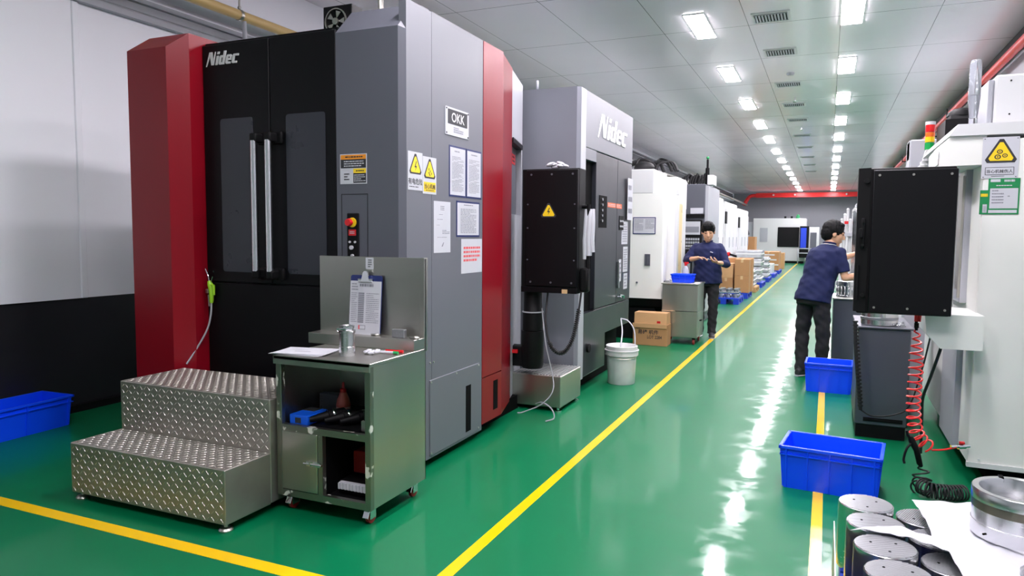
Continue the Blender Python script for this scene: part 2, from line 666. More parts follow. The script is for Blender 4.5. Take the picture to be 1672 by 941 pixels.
# ------------------------------------------------------------ camera
cam = bpy.data.cameras.new('camera')
co = bpy.data.objects.new('camera', cam)
COL.objects.link(co)
right, up, fwd = V((.915735, .40170119, .00809656)), V((-.03767264, .06578246, .99712258)), V((-.40001272, .91340507, -.07537245))
X = M.Identity(4)
for i in range(3):
    X[i][0], X[i][1], X[i][2] = right[i], up[i], -fwd[i]
X[2][3] = 1.55
co.matrix_world = X
cam.sensor_width = 36
cam.lens = 1173.3025 / 1672 * 36
cam.clip_start = .05
cam.clip_end = 200
S.camera = co
w = bpy.data.worlds.new('world')
S.world = w
w.use_nodes = True
w.node_tree.nodes['Background'].inputs['Color'].default_value = (.8, .85, 1, 1)
w.node_tree.nodes['Background'].inputs['Strength'].default_value = .15
S.view_settings.view_transform = 'Standard'
S.view_settings.look = 'None'
S.view_settings.gamma = 1
S.view_settings.use_curve_mapping = False
S.view_settings.exposure = .88
S.cycles.use_denoising = True
S.cycles.max_bounces = 10
S.cycles.diffuse_bounces = 5
S.cycles.glossy_bounces = 5
S.cycles.sample_clamp_indirect = 8
# ============================================================ big red / black / gray machining center
XS, YD = -2.36, 3.74         # aisle side plane, front plane
T1 = thing('machining_center', 'large red, black and gray machining center beside the tread plate steps', 'machine', (-3.3, 5, 0))


def logo_nidec(mb, h, ex=.004):
    """slanted heavy lettering, baseline at local origin"""
    sh = .24

    cnt = [0]

    def pg(pts):
        cnt[0] += 1
        e = ex + cnt[0] * .00025
        q = [(x + y * sh, y) for x, y in pts]
        A = [mb.v((x * h, y * h, 0)) for x, y in q]
        B = [mb.v((x * h, y * h, e)) for x, y in q]
        n = len(q)
        mb._in([mb.bm.faces.new(B), mb.bm.faces.new(A[::-1])])
        for i in range(n):
            mb._in([mb.bm.faces.new([A[i], A[(i + 1) % n], B[(i + 1) % n], B[i]])])
    # N : swooping thin leg, heavy diagonal, upright stroke
    pg([(-.12, -.06), (-.05, -.06), (.22, .98), (.02, 1.0)])
    pg([(.02, 1.0), (.3, 1.0), (.66, .06), (.42, .02)])
    pg([(.5, .02), (.68, .02), (.66, 1.0), (.6, 1.0)])
    # i
    pg([(.84, 0), (1.06, 0), (1.06, .68), (.84, .68)])
    pg([(.86, .8), (1.06, .8), (1.08, .98), (.88, .98)])
    # d
    pg([(1.16, .1), (1.24, 0), (1.36, 0), (1.36, .68), (1.24, .68), (1.16, .58)])
    pg([(1.36, 0), (1.52, 0), (1.52, .16), (1.36, .16)])
    pg([(1.36, .52), (1.52, .52), (1.52, .68), (1.36, .68)])
    pg([(1.52, 0), (1.74, 0), (1.74, 1.0), (1.52, 1.0)])
    # e
    pg([(1.86, .1), (1.94, 0), (2.06, 0), (2.06, .68), (1.94, .68), (1.86, .58)])
    pg([(2.06, 0), (2.36, 0), (2.36, .15), (2.06, .15)])
    pg([(2.06, .54), (2.3, .54), (2.38, .46), (2.38, .6), (2.3, .68), (2.06, .68)])
    pg([(2.06, .27), (2.38, .27), (2.38, .46), (2.24, .54), (2.24, .4), (2.06, .4)])
    # c
    pg([(2.5, .1), (2.58, 0), (2.7, 0), (2.7, .68), (2.58, .68), (2.5, .58)])
    pg([(2.7, 0), (2.98, 0), (2.98, .15), (2.7, .15)])
    pg([(2.7, .54), (3.06, .54), (3.06, .68), (2.7, .68)])


# body core behind the doors and column
mb = MB(); mb.box(-3.96, -2.86, YD + .06, 6.2, .12, 2.74); mb.box(-2.9, XS - .06, YD + .2, 5.1, .12, 2.9)
obj('body', mb, m_dgray, T1)
mb = MB(); mb.box(-4.3, XS - .12, YD + .12, 6.1, 0, .12); obj('plinth', mb, m_void, T1)
# gray corner column with a sloped head
mb = MB()
mb.box(-2.85, XS, YD, YD + .3, .06, 2.955, .17, only=[(0, -1, 1)])
for e in [e for e in mb.bm.edges if abs((e.verts[0].co.x + e.verts[1].co.x) / 2 - XS) < 1e-4 and abs(e.verts[0].co.x - e.verts[1].co.x) < 1e-5 and
          (e.verts[0].co.y + e.verts[1].co.y) / 2 < YD + .14 and abs((e.verts[0].co - e.verts[1].co).z) > .05]:
    e.select = True
r = bmesh.ops.bevel(mb.bm, geom=[e for e in mb.bm.edges if e.select], offset=.035, segments=1, affect='EDGES')
obj('column_cover', mb, m_dgray, T1)
# aisle side
mb = MB(); mb.box(XS - .05, XS + .001, 4.079, 4.827, .06, 2.955)
obj('side_panel', mb, m_gray, T1)
mb = MB(); mb.box(XS - .05, XS + .001, YD + .035, 4.075, .06, 2.95); obj('side_panel', mb, m_gray, T1)
pn = MB(); pn.box(XS - .01, XS + .008, 4.045, 4.775, .075, .585, .003)
pan = obj('access_panel', pn, m_gray, T1)
mb = MB(); mb.box(XS + .006, XS + .0095, 4.555, 4.635, .11, .45); obj('panel_slot', mb, m_void, pan)
mb = MB()
for y, z in ((4.06, .57), (4.76, .57), (4.41, .57), (4.06, .095), (4.76, .095)):
    mb.cyl((XS + .006, y, z), (XS + .012, y, z), .007, n=8)
obj('screws', mb, m_steel, pan)
mb = MB()
for y in (4.055, 4.1): mb.cyl((XS, y, .7), (XS + .007, y, .7), .007, n=8)
obj('screws', mb, m_steel, T1)
# red stripe and angled flank
mb = MB(); mb.box(XS - .06, XS + .004, 4.83, 5.18, .46, 2.955); mb.box(XS - .06, XS + .004, 4.83, 5.18, .1, .452)
rp = obj('stripe_panel', mb, m_red, T1, label='red side stripe')
mb = MB(); mb.box(XS + .002, XS + .006, 5.03, 5.11, .17, .4); obj('panel_slot', mb, m_void, rp)
F0, F1, F2 = V((XS + .004, 5.18)), V((-2.49, 5.66)), V((-2.665, 6.3))
mb = MB(); mb.prism([(F0.x, F0.y), (F1.x, F1.y), (F1.x - .4, F1.y), (F0.x - .4, F0.y)], 'z', .1, 2.94)
obj('flank_panel', mb, m_red, T1, label='angled red flank')
mb = MB()
mb.prism([(F1.x, F1.y), (F2.x, F2.y), (F2.x - .4, F2.y), (F1.x - .4, F1.y)], 'z', 2.36, 2.93)
mb.prism([(F1.x, F1.y), (F2.x, F2.y), (F2.x - .4, F2.y), (F1.x - .4, F1.y)], 'z', .1, 1.72)
G = F1.lerp(F2, .9)
mb.prism([(G.x, G.y), (F2.x, F2.y), (F2.x - .4, F2.y), (G.x - .4, G.y)], 'z', 1.72, 2.36)
obj('rear_panel', mb, m_lgray, T1)
mb = MB(); mb.prism([(F1.x - .05, F1.y), (G.x - .05, G.y), (G.x - .4, G.y), (F1.x - .4, F1.y)], 'z', 1.72, 2.36)
rd = obj('service_hatch', mb, m_dgray, T1)
d = (G - F1).normalized()
X4 = M.Identity(4)
for i, (a, b_, c_, o_) in enumerate(zip((d.x, d.y, 0), (0, 0, 1), (d.y, -d.x, 0), (F1.x - .05, F1.y, 0))):
    X4[i][0], X4[i][1], X4[i][2], X4[i][3] = a, b_, c_, o_
mb = MB(X4); mb.box(.3, .5, 2.18, 2.27, 0, .003); mb.m = 1; mb.lines(.32, 2.19, .48, 2.26, 2, .004, 3)
obj('hatch_label', mb, [m_redp, m_ink], rd, label='small red label')
mb = MB(X4); mb.box(-.0, .6, 2.33, 2.37, 0, .06); obj('hatch_hood', mb, m_black, rd)
# red corner wing at the far side
mb = MB()
mb.box(-4.43, -3.965, 3.53, 4.2, .1, 2.87, .1, only=[(0, -1, 1), (-1, 0, 1), (1, -1, 0)])
obj('wing_cover', mb, m_red, T1, label='red corner wing')
# doors
for nm, x0, x1, w0, w1, hx in (('d1', -3.963, -3.386, -3.81, -3.524, -3.444), ('d2', -3.380, -2.853, -3.246, -2.933, -3.325)):
    mb = MB(); mb.box(x0, x1, YD, YD + .05, 1.204, 2.81, .004)
    dr = obj('door', mb, m_black, T1)
    mb = MB(); mb.box(w0, w1, YD - .004, YD + .01, 1.275, 2.31, .02, 3, only=[(1, 0, 1), (-1, 0, 1), (1, 0, -1), (-1, 0, -1)])
    obj('window_panel', mb, m_win, dr)
    mb = MB()
    for z in (1.27, 2.16):
        mb.box(hx - .027, hx + .027, YD - .1, YD, z - .03, z + .03, .012, 2)
        mb.box(hx - .027, hx + .06, YD - .03, YD, z - .04, z + .04, .012, 2)
    mb.m = 1; mb.cyl((hx, YD - .085, 1.29), (hx, YD - .085, 2.14), .022, n=16)
    obj('handle', mb, [m_black2, m_alu], dr, label='silver bar handle with black ends')
mb = MB(frame((-3.915, YD - .001, 2.672), 'front') @ M.Rotation(.0, 4, 'Z')); logo_nidec(mb, .088)
obj('logo', mb, m_white, T1, label='white Nidec lettering')
mb = MB(); mb.box(-3.963, -2.853, YD, YD + .05, .1, 1.196, .003)
obj('apron_panel', mb, m_black, T1)
mb = MB(); mb.box(-3.963, -2.853, YD + .03, YD + .1, 2.81, 2.83); obj('top_rail', mb, m_black, T1)
# cooling fan over the doors
mb = MB(); mb.box(-3.13, -2.9, 3.98, 4.1, 2.82, 3.04, .004)
fn = obj('fan_box', mb, m_black, T1)
mb = MB()
mb.T = M.Translation((-3.02, 3.975, 2.935)) @ M.Rotation(PI / 2, 4, 'X')
mb.lathe([(.085, 0), (.085, .012), (.078, .012), (.078, 0)], n=24, closed=True)
for k in range(5):
    a = k * 2 * PI / 5
    mb.prism([(.02 * math.cos(a), .02 * math.sin(a)), (.07 * math.cos(a - .3), .07 * math.sin(a - .3)), (.07 * math.cos(a + .3), .07 * math.sin(a + .3))], 'z', .002, .006)
mb.cyl((0, 0, 0), (0, 0, .015), .022)
obj('fan_rotor', mb, m_steel, fn)
mb = MB(); mb.tube(spline([(-2.75, 4.1, 2.9), (-2.75, 4.1, 3.12), (-2.68, 4.1, 3.16), (-2.62, 4.1, 3.1)], 5), .018); obj('top_fitting', mb, m_steel, T1)
# control strip on the column
mb = MB(); mb.box(-2.768, -2.68, YD - .012, YD, 1.37, 1.67, .004)
cs = obj('control_strip', mb, m_black2, T1)
Fs = frame((-2.724, YD - .012, 0), 'front')
mb = MB(Fs); mb.cyl((0, 1.612, 0), (0, 1.612, .006), .03, n=24); obj('button_ring', mb, m_yel, cs)
mb = MB(Fs); mb.cyl((-.006, 1.612, .005), (-.006, 1.612, .03), .014, n=20); mb.cyl((-.006, 1.612, .028), (-.006, 1.612, .045), .025, .021, n=24)
obj('stop_button', mb, m_redp, cs, label='red emergency stop button')
mb = MB(Fs); mb.box(-.03, .026, 1.53, 1.568, 0, .002); mb.m = 1; mb.lines(-.02, 1.54, .016, 1.56, 2, .003, 5); obj('button_plate', mb, [m_redp, m_paper], cs)
mb = MB(Fs); mb.cyl((-.006, 1.455, 0), (-.006, 1.455, .012), .013, n=16); mb.cyl((.02, 1.49, 0), (.02, 1.49, .008), .007, n=10); mb.cyl((-.02, 1.49, 0), (-.02, 1.49, .008), .007, n=10)
mb.cyl((.0, 1.405, 0), (.0, 1.405, .01), .01, n=12)
obj('push_button', mb, m_paper, cs)
mb = MB(frame((0, YD, 0), 'front'))
for a in (-2.815, -2.62): mb.box(a, a + .003, 1.3, 1.79, 0, .0015)
mb.box(-2.815, -2.617, 1.787, 1.79, 0, .0015)
obj('hatch_outline', mb, m_black2, T1)
# nameplate OKK
mb = MB(frame((XS, 4.255, 2.21), 'aisle'))
mb.box(0, .335, 0, .185, 0, .006)
mb.m = 1; mb.box(.03, .31, .075, .172, .006, .0075)
mb.m = 2; mb.text('OKK', .17, .092, .064, .0085, bold=.02)
mb.m = 3; mb.lines(.11, .02, .25, .062, 3, .0075, 4); mb.m = 1
for x, y in ((.012, .012), (.323, .012), (.323, .173), (.012, .173)): mb.cyl((x, y, .006), (x, y, .009), .006, n=8)
obj('nameplate', mb, [m_paper, m_ink, m_white, m_inkg], T1)
# black / orange sticker on the column
mb = MB(frame((-2.822, YD, 1.852), 'front'))
mb.box(0, .2, 0, .185, 0, .002)
mb.m = 1; mb.rect(.005, .152, .195, .18, .0025); mb.m = 2; mb.rect(.005, .098, .195, .152, .0025)
mb.rect(.1, .006, .195, .066, .0025); mb.m = 3; mb.rect(.1, .066, .195, .094, .0025)
mb.m = 2; mb.lines(.04, .158, .17, .175, 1, .003, 2); mb.lines(.12, .072, .18, .088, 1, .003, 2); mb.lines(.03, .02, .07, .07, 3, .003, 9)
mb.m = 0; mb.lines(.03, .104, .18, .146, 3, .003, 7); mb.lines(.105, .012, .19, .06, 4, .003, 8)
obj('sticker', mb, [m_paper, m_org, m_ink, m_yel], T1, label='black, orange and white warning sticker')

# ---- papers and signs fixed to the aisle side
def sheet(name, label, cat, y0, z0, w, h, draw, mats, group=None, th=.003, x=XS):
    mb = MB(frame((x, y0, z0), 'aisle'))
    mb.box(0, w, 0, h, 0, th)
    draw(mb, w, h, th + .0008)
    return obj(name, mb, mats, label=label, cat=cat, group=group)


def tri_warn(mb, cx, cy, s, z, glyph, k=1, y=2):
    """yellow warning triangle with a black rim; material k black, y yellow"""
    def ring(f):
        a = s * f
        pts = []
        for q in range(3):
            an = PI / 2 + q * 2 * PI / 3
            for da in (-.12, .12):
                pts.append((cx + a * math.cos(an + da), cy + a * math.sin(an + da)))
        return pts
    mb.m = k; mb.poly(ring(1.), z)
    mb.m = y; mb.poly(ring(.78), z + .0006)
    mb.m = k; glyph(z + .0012)


def bolt(mb, cx, cy, s):
    def g(z):
        p = [(.08, .55), (-.2, -.02), (.02, -.02), (-.08, -.4), (.22, .12), (.0, .12), (.2, .55)]
        mb.poly([(cx + a * s, cy + b * s) for a, b in p], z)
    return g


def hand_glyph(mb, cx, cy, s):
    def g(z):
        for a in (0, 1, 2):
            x = cx - .25 * s + a * .22 * s
            mb.poly([(x, cy + .1 * s - .2 * s * a), (x + .1 * s, cy + .12 * s - .2 * s * a), (x + .16 * s, cy + .34 * s - .2 * s * a), (x + .04 * s, cy + .36 * s - .2 * s * a)], z)
        mb.poly([(cx - .3 * s, cy - .05 * s), (cx - .18 * s, cy), (cx + .1 * s, cy - .36 * s), (cx - .02 * s, cy - .4 * s)], z)
    return g


def warn(yellow, txt, g):
    def f(mb, w, h, z):
        tri_warn(mb, w / 2, h * .62, w * .46, z, g(mb, w / 2, h * .6, w * .4))
        if yellow:
            mb.m = 2; mb.rect(w * .06, h * .06, w * .94, h * .32, z)
            mb.m = 1; mb.text(txt, w / 2, h * .15, h * .11, z + .001, bold=.02); mb.lines(w * .2, h * .08, w * .8, h * .12, 1, z + .001, 2)
        else:
            mb.m = 1; mb.text(txt, w / 2, h * .16, h * .13, z, bold=.02); mb.lines(w * .08, h * .06, w * .92, h * .11, 1, z, 3)
    return f


sheet('warning_sign', 'white sign with yellow lightning triangle over black characters on gray machine side', 'sign', 3.79, 1.815, .17, .235, warn(False, '有电危险', bolt), [m_paper, m_ink, m_yel], 'warning signs on the gray side')
sheet('warning_sign', 'white sign with yellow hand-injury triangle over a yellow text box', 'sign', 3.965, 1.80, .17, .235, warn(True, '当心机械', hand_glyph), [m_paper, m_ink, m_yel], 'warning signs on the gray side')


def framed(dens, seed, wave=True):
    def f(mb, w, h, z):
        b = .012
        mb.m = 1; mb.rect(b, b, w - b, h - b, z)
        mb.m = 2; mb.lines(w * .16, h * .1, w * .84, h * .8, dens, z + .0008, seed, .4)
        mb.lines(w * .3, h * .88, w * .7, h * .91, 1, z + .0008, seed, .8)
        if wave:
            mb.m = 1
            for k in range(2):
                y = h * (.3 + .36 * k)
                pts = [(w * .1, y), (w * .9, y + h * .1), (w * .9, y + h * .125), (w * .1, y + h * .03)]
                mb.poly(pts, z + .0016)
    return f


fm = [m_frame, m_paper, m_inkg]
sheet('framed_notice', 'tall blue-edged notice sheet below the OKK plate', 'notice', 4.31, 1.80, .245, .345, framed(26, 3), fm, 'blue-edged notices on the gray side')
sheet('framed_notice', 'tall blue-edged notice sheet next to the red stripe', 'notice', 4.562, 1.80, .24, .345, framed(24, 9), fm, 'blue-edged notices on the gray side')
sheet('framed_notice', 'single blue-edged table sheet under the pair of tall notices', 'notice', 4.415, 1.525, .36, .25, framed(18, 5, False), fm, 'blue-edged notices on the gray side')


def slip(mb, w, h, z):
    mb.m = 1
    mb.lines(w * .38, h * .82, w * .62, h * .92, 3, z, 2); mb.lines(w * .3, h * .735, w * .6, h * .755, 1, z, 3)
    mb.lines(w * .2, h * .64, w * .8, h * .66, 1, z, 4); mb.lines(w * .15, h * .53, w * .5, h * .545, 1, z, 4)
    mb.lines(w * .5, h * .36, w * .95, h * .45, 3, z, 4); mb.lines(w * .2, h * .29, w * .78, h * .31, 1, z, 6)
    mb.poly([(w * .45, h * .12), (w * .52, h * .12), (w * .6, h * .2), (w * .56, h * .2)], z)


sheet('paper_sheet', 'tall unframed white slip taped below the warning signs', 'paper', 4.105, 1.42, .225, .34, slip, [m_paper, m_inkg], th=.002)


def redtxt(mb, w, h, z):
    mb.m = 1
    for i in range(4): mb.lines(w * .1, h * (.7 - i * .12), w * .9, h * (.78 - i * .12), 1, z, 11 + i, .8)


sheet('paper_sheet', 'white sheet with rows of red print beside the red stripe', 'paper', 4.49, 1.265, .33, .245, redtxt, [m_paper, m_inkr], th=.002)
# ============================================================ tread plate steps
def tread(mb, ax, a0, a1, b0, b1, c, s=.031, h=.0022, sgn=1):
    """raised lugs in two alternating directions on a plane; ax is the plane's normal"""
    na, nb = max(1, int((a1 - a0) / s)), max(1, int((b1 - b0) / s))
    for i in range(na):
        for j in range(nb):
            a, b = a0 + (i + .5) * (a1 - a0) / na, b0 + (j + .5) * (b1 - b0) / nb
            t = PI / 4 if (i + j) % 2 else -PI / 4
            u, w = (math.cos(t), math.sin(t)), (-math.sin(t), math.cos(t))
            L_, W_ = s * .5, s * .09
            def P(p, q, e):
                x, y = a + u[0] * p + w[0] * q, b + u[1] * p + w[1] * q
                e = c + sgn * e
                return {'y': (x, e, y), 'z': (x, y, e), 'x': (e, x, y)}[ax]
            q = [mb.v(P(-L_, 0, 0)), mb.v(P(0, -W_, 0)), mb.v(P(L_, 0, 0)), mb.v(P(0, W_, 0)), mb.v(P(-L_ * .5, 0, h)), mb.v(P(L_ * .5, 0, h))]
            mb.m = 1
            for f in ((0, 1, 5, 4), (1, 2, 5), (2, 3, 5), (3, 0, 4, 5)):
                mb._in([mb.bm.faces.new([q[k] for k in f])])
            mb.m = 0


T2 = thing('step_platform', 'two-step steel tread plate platform in front of the black machine doors', 'steps', (-3.35, 3.05, 0))
x0, x1 = -3.94, -2.766
mb = MB(); mb.box(x0, x1, 3.02, 3.5, .05, .632, .004)
tread(mb, 'y', x0 + .01, x1 - .01, .345, .622, 3.02, sgn=-1); tread(mb, 'z', x0 + .01, x1 - .01, 3.03, 3.49, .632)
obj('tread_box', mb, [m_plate, m_worn], T2)
mb = MB(); mb.box(x0, x1, 2.69, 3.02, .045, .335, .004)
tread(mb, 'y', x0 + .01, x1 - .01, .05, .325, 2.69, sgn=-1); tread(mb, 'z', x0 + .01, x1 - .01, 2.7, 3.015, .335)
obj('tread_box', mb, [m_plate, m_worn], T2)
for x, y in ((x0 + .04, 2.73), (x1 - .04, 2.73), (x0 + .04, 3.45), (x1 - .04, 3.45)):
    mb = MB(); mb.lathe([(0, 0), (.036, 0), (.038, .008), (.03, .018), (.012, .022), (.01, .05), (0, .05)], (x, y), 18)
    obj('foot', mb, m_steel, T2)

# ============================================================ stainless tool cart
CX0, CX1, CY0, CY1 = -2.752, -2.135, 3.06, 3.62
T3 = thing('tool_cart', 'stainless steel tool cart with raised back board beside the steps', 'cart', (-2.45, 3.34, 0))
mb = MB(); mb.box(CX1 - .006, CX1, CY0, CY1, .095, .855); obj('side_sheet', mb, m_steel, T3)
mb = MB(); mb.box(CX0, CX0 + .006, CY0, CY1, .095, .855); obj('side_sheet', mb, m_steel, T3)
mb = MB(); mb.box(CX0, CX1, CY1 - .006, CY1, .095, .855); obj('back_sheet', mb, m_steel, T3)
mb = MB()
for a, b in ((CX0 - .002, CX0 + .034), (CX1 - .034, CX1 + .002)): mb.box(a, b, CY0 - .002, CY0 + .03, .093, .857, .002)
mb.box(CX0, CX1, CY0 - .001, CY0 + .03, .093, .13); mb.box(CX0, CX1, CY0 - .001, CY0 + .03, .46, .495)
mb.box(-2.475, -2.445, CY0 + .001, CY0 + .03, .13, .46)
obj('frame', mb, m_rubbed, T3)
mb = MB(); mb.box(CX0 - .01, CX1 + .004, CY0 - .012, CY1, .855, .875, .003); mb.box(CX0 - .01, CX1 + .004, CY0 - .012, CY0 - .004, .83, .875)
obj('worktop', mb, m_steel, T3)
mb = MB(); mb.box(CX0 + .006, CX1 - .006, CY0 + .03, CY1 - .006, .475, .487); obj('shelf', mb, m_black2, T3)
mb = MB(); mb.box(CX0 + .006, CX1 - .006, CY0 + .03, CY1 - .006, .1, .115); mb.box(-2.466, -2.456, CY0 + .03, CY1 - .006, .115, .475); obj('floor_sheet', mb, m_black2, T3)
mb = MB(); mb.box(CX0 + .036, -2.478, CY0 - .004, CY0 + .012, .134, .458, .002)
dr = obj('door', mb, m_steel, T3)
mb = MB(); mb.box(-2.545, -2.455, CY0 - .012, CY0 - .004, .285, .31); mb.cyl((-2.56, CY0 - .014, .298), (-2.44, CY0 - .014, .298), .006, n=10)
mb.box(-2.52, -2.51, CY0 - .022, CY0 - .01, .29, .315); obj('latch', mb, m_chrome, dr)
mb = MB(); mb.box(-2.885, CX1 + .004, CY1 - .015, CY1 + .0, .86, 1.405, .003); mb.box(CX1 - .03, CX1 + .004, CY1 - .02, CY1 + .02, .86, 1.405, .002)
obj('back_board', mb, m_steel, T3)
mb = MB(); mb.box(-2.885, CX1 + .002, CY1 - .13, CY1 - .015, .875, .94, .003); obj('parts_ledge', mb, m_steel, T3)
mb = MB(); mb.box(-2.545, -2.49, CY1 - .018, CY1 - .015, 1.33, 1.4); mb.m = 1; mb.lines(-2.53, 1.34, -2.505, 1.39, 3, CY1 - .0185)
mb = MB(frame((-2.54, CY1 - .0155, 1.33), 'front')); mb.box(0, .055, 0, .07, 0, .002); mb.m = 1; mb.lines(.018, .01, .045, .062, 4, .003, 5)
obj('taped_tag', mb, [m_paper, m_ink], T3, label='small taped tag')
for x, y in ((CX0 + .05, CY0 + .07), (CX1 - .05, CY0 + .07), (CX1 - .05, CY1 - .06), (CX0 + .05, CY1 - .06)):
    mb = MB(); mb.box(x - .03, x + .03, y - .03, y + .03, .088, .094); mb.lathe([(0, .088), (.024, .088), (.024, .074), (0, .074)], (x, y), 14)
    mb.box(x - .02, x - .016, y - .03, y + .02, .03, .078); mb.box(x + .016, x + .02, y - .03, y + .02, .03, .078)
    mb.T = M.Translation((x, y - .04, .056)) @ M.Rotation(-.5, 4, 'X'); mb.box(-.018, .018, -.006, .0, -.02, .026, .002)
    c = obj('caster', mb, m_chrome, T3)
    mb = MB(); mb.T = M.Translation((x, y, .038)) @ M.Rotation(PI / 2, 4, 'Y'); mb.lathe([(0, -.013), (.028, -.013), (.038, -.009), (.038, .009), (.028, .013), (0, .013)], n=22)
    obj('wheel', mb, m_redp if False else pm('wheel_red', (150, 30, 34), .4), c)

# things on the cart
ZT = .876
mb = MB(); mb.T = M.Translation((-2.66, 3.19, ZT)) @ M.Rotation(.16, 4, 'Z')
for k in range(5):
    mb2 = mb.T; mb.T = mb2 @ M.Rotation((k - 2) * .03, 4, 'Z'); mb.box(-.17 + .006 * k, .15 + .004 * k, -.1, .11, .002 * k, .002 * k + .0016); mb.T = mb2
mb.m = 1; mb.rect(-.05, -.03, .05, -.02, .0107); mb.rect(-.1, .03, .0, .035, .0107)
obj('paper_stack', mb, [m_paper, m_inkg], label='loose white papers on the steel cart top', cat='papers')
t = thing('machined_fitting', 'shiny turned metal fitting standing on the steel cart top', 'metal part', (-2.395, 3.22, ZT))
c = (-2.395, 3.22)
mb = MB(); mb.lathe([(0, ZT), (.044, ZT), (.044, ZT + .05), (.042, ZT + .052), (.042, ZT + .125), (.046, ZT + .127), (.046, ZT + .14), (.036, ZT + .143), (.036, ZT + .15), (.04, ZT + .152), (.04, ZT + .165), (.03, ZT + .167), (.022, ZT + .15), (0, ZT + .15)], c, 36)
obj('body', mb, m_alu, t)
mb = MB(); mb.tube([(c[0] - .047, c[1] - .02, ZT + .13), (c[0] - .052, c[1] - .02, ZT + .145), (c[0] - .03, c[1] - .045, ZT + .15), (c[0] + .03, c[1] - .045, ZT + .15), (c[0] + .05, c[1] - .015, ZT + .135)], .005, 8); obj('clip_wire', mb, m_chrome, t)
mb = MB()
for k in range(9):
    x, y = -2.30 + rnd.uniform(-.04, .05), 3.32 + rnd.uniform(-.03, .03)
    mb.ball((x, y, ZT + .009 + rnd.uniform(0, .012)), (.02, .011, .009), 8, M.Rotation(rnd.uniform(0, 3), 3, 'Z'))
obj('cleaning_rag', mb, m_paper, label='crumpled white rag beside the markers on the cart top', cat='rag')
for nm, lab, y, mt, mc in (('marker_pen', 'white marker with green cap on the steel cart top', 3.36, m_paper, pm('cap_green', (30, 150, 80), .4)), ('marker_pen', 'red marker lying by the white rag on the cart top', 3.41, m_redp, m_redp)):
    t = thing(nm, lab, 'marker', (-2.2, y, ZT), 'markers on the cart')
    mb = MB(); mb.cyl((-2.27, y, ZT + .008), (-2.19, y + .004, ZT + .008), .0075, n=10); obj('barrel', mb, mt, t)
    mb = MB(); mb.cyl((-2.19, y + .004, ZT + .008), (-2.16, y + .0055, ZT + .008), .0085, n=10); obj('cap', mb, mc, t)
mb = MB(); mb.box(-2.31, -2.225, CY1 - .09, CY1 - .06, .94, .99, .003)
for k in range(4): mb.cyl((-2.3 + .02 * k, CY1 - .091, .965), (-2.3 + .02 * k, CY1 - .088, .965), .005, n=8)
obj('gauge_block', mb, m_alu2, label='small perforated metal block on the cart ledge', cat='metal part')
mb = MB()
for p in ((-2.46, .0), (-2.2, .01), (-2.18, -.01)): mb.cyl((p[0], CY1 - .08 + p[1], .946), (p[0] + .05, CY1 - .07 + p[1], .946), .006, n=8)
obj('screw_bits', mb, m_steel, label='few loose steel bits on the cart ledge', cat='screws', kind='stuff')
# clipboard
t = thing('clipboard', 'clipboard with a printed table hanging on the cart back board', 'clipboard', (-2.52, CY1 - .03, .93))
Fc = frame((-2.636, CY1 - .055, .95), 'front') @ M.Rotation(-.08, 4, 'X')
mb = MB(Fc); mb.box(0, .225, 0, .345, 0, .004, .012, 2, only=[(1, 1, 0), (-1, 1, 0)]); obj('board', mb, m_frame, t)
mb = MB(Fc); mb.box(.002, .222, -.015, .31, .0045, .0075)
mb.m = 1
mb.lines(.07, .275, .2, .295, 1, .0085, 3, .8); mb.lines(.012, .25, .06, .3, 3, .0085, 3)
for i in range(16):
    y = .24 - i * .0115
    mb.m = 1; mb.rect(.062, y - .008, .105, y, .0085); mb.m = 2; mb.lines(.012, y - .007, .055, y, 1, .0085, i, .6); mb.lines(.12, y - .007, .21, y, 1, .0085, i + 30, .5)
mb.m = 1; mb.rect(.07, .02, .12, .045, .0085); mb.m = 0; mb.rect(.078, .023, .117, .042, .009); mb.m = 3; mb.rect(.07, .02, .08, .045, .0092)
obj('paper', mb, [m_paper, m_inkg, m_inkg, m_inkr], t)
mb = MB(Fc); mb.box(.06, .165, .303, .318, .005, .018, .003); mb.cyl((.06, .318, .012), (.165, .318, .012), .007, n=10)
mb.prism([(.085, .315), (.14, .315), (.13, .36), (.12, .37), (.105, .37), (.095, .36)], 'z', .008, .02); obj('clip', mb, m_chrome, t)
# shelf contents
ZS = .488
t = thing('squeeze_bottle', 'red-capped squeeze bottle on the cart middle shelf', 'bottle', (-2.53, 3.36, ZS))
c = (-2.53, 3.36)
mb = MB(); mb.lathe([(0, ZS), (.04, ZS), (.042, ZS + .01), (.04, ZS + .07), (.034, ZS + .1), (.018, ZS + .14), (0, ZS + .14)], c, 24); obj('bottle_body', mb, pm('bottle_pink', (222, 170, 160), .35), t)
mb = MB(); mb.lathe([(.041, ZS + .06), (.041, ZS + .07), (.035, ZS + .1), (.019, ZS + .14), (.0, ZS + .145)], c, 24); obj('bottle_label', mb, pm('label_salmon', (205, 96, 80), .4), t)
mb = MB(); mb.lathe([(0, ZS + .138), (.018, ZS + .138), (.018, ZS + .16), (.009, ZS + .165), (.006, ZS + .2), (0, ZS + .2)], c, 16); obj('cap', mb, m_redp, t)
t = thing('instrument_box', 'small blue instrument case on the cart middle shelf', 'case', (-2.63, 3.17, ZS))
mb = MB(); mb.box(-2.70, -2.575, 3.1, 3.28, ZS, ZS + .055, .006, 2); obj('case', mb, pm('case_blue', (10, 90, 220), .4), t)
mb = MB(); mb.box(-2.69, -2.61, 3.2, 3.27, ZS + .055, ZS + .058); mb.box(-2.66, -2.62, 3.099, 3.101, ZS + .01, ZS + .04); obj('case_plate', mb, m_ink, t)
mb = MB(); mb.box(-2.735, -2.6, 3.4, 3.45, ZS, ZS + .11, .004)
for z in (.03, .06, .09): mb.cyl((-2.72, 3.396, ZS + z), (-2.72, 3.401, ZS + z), .005, n=8)
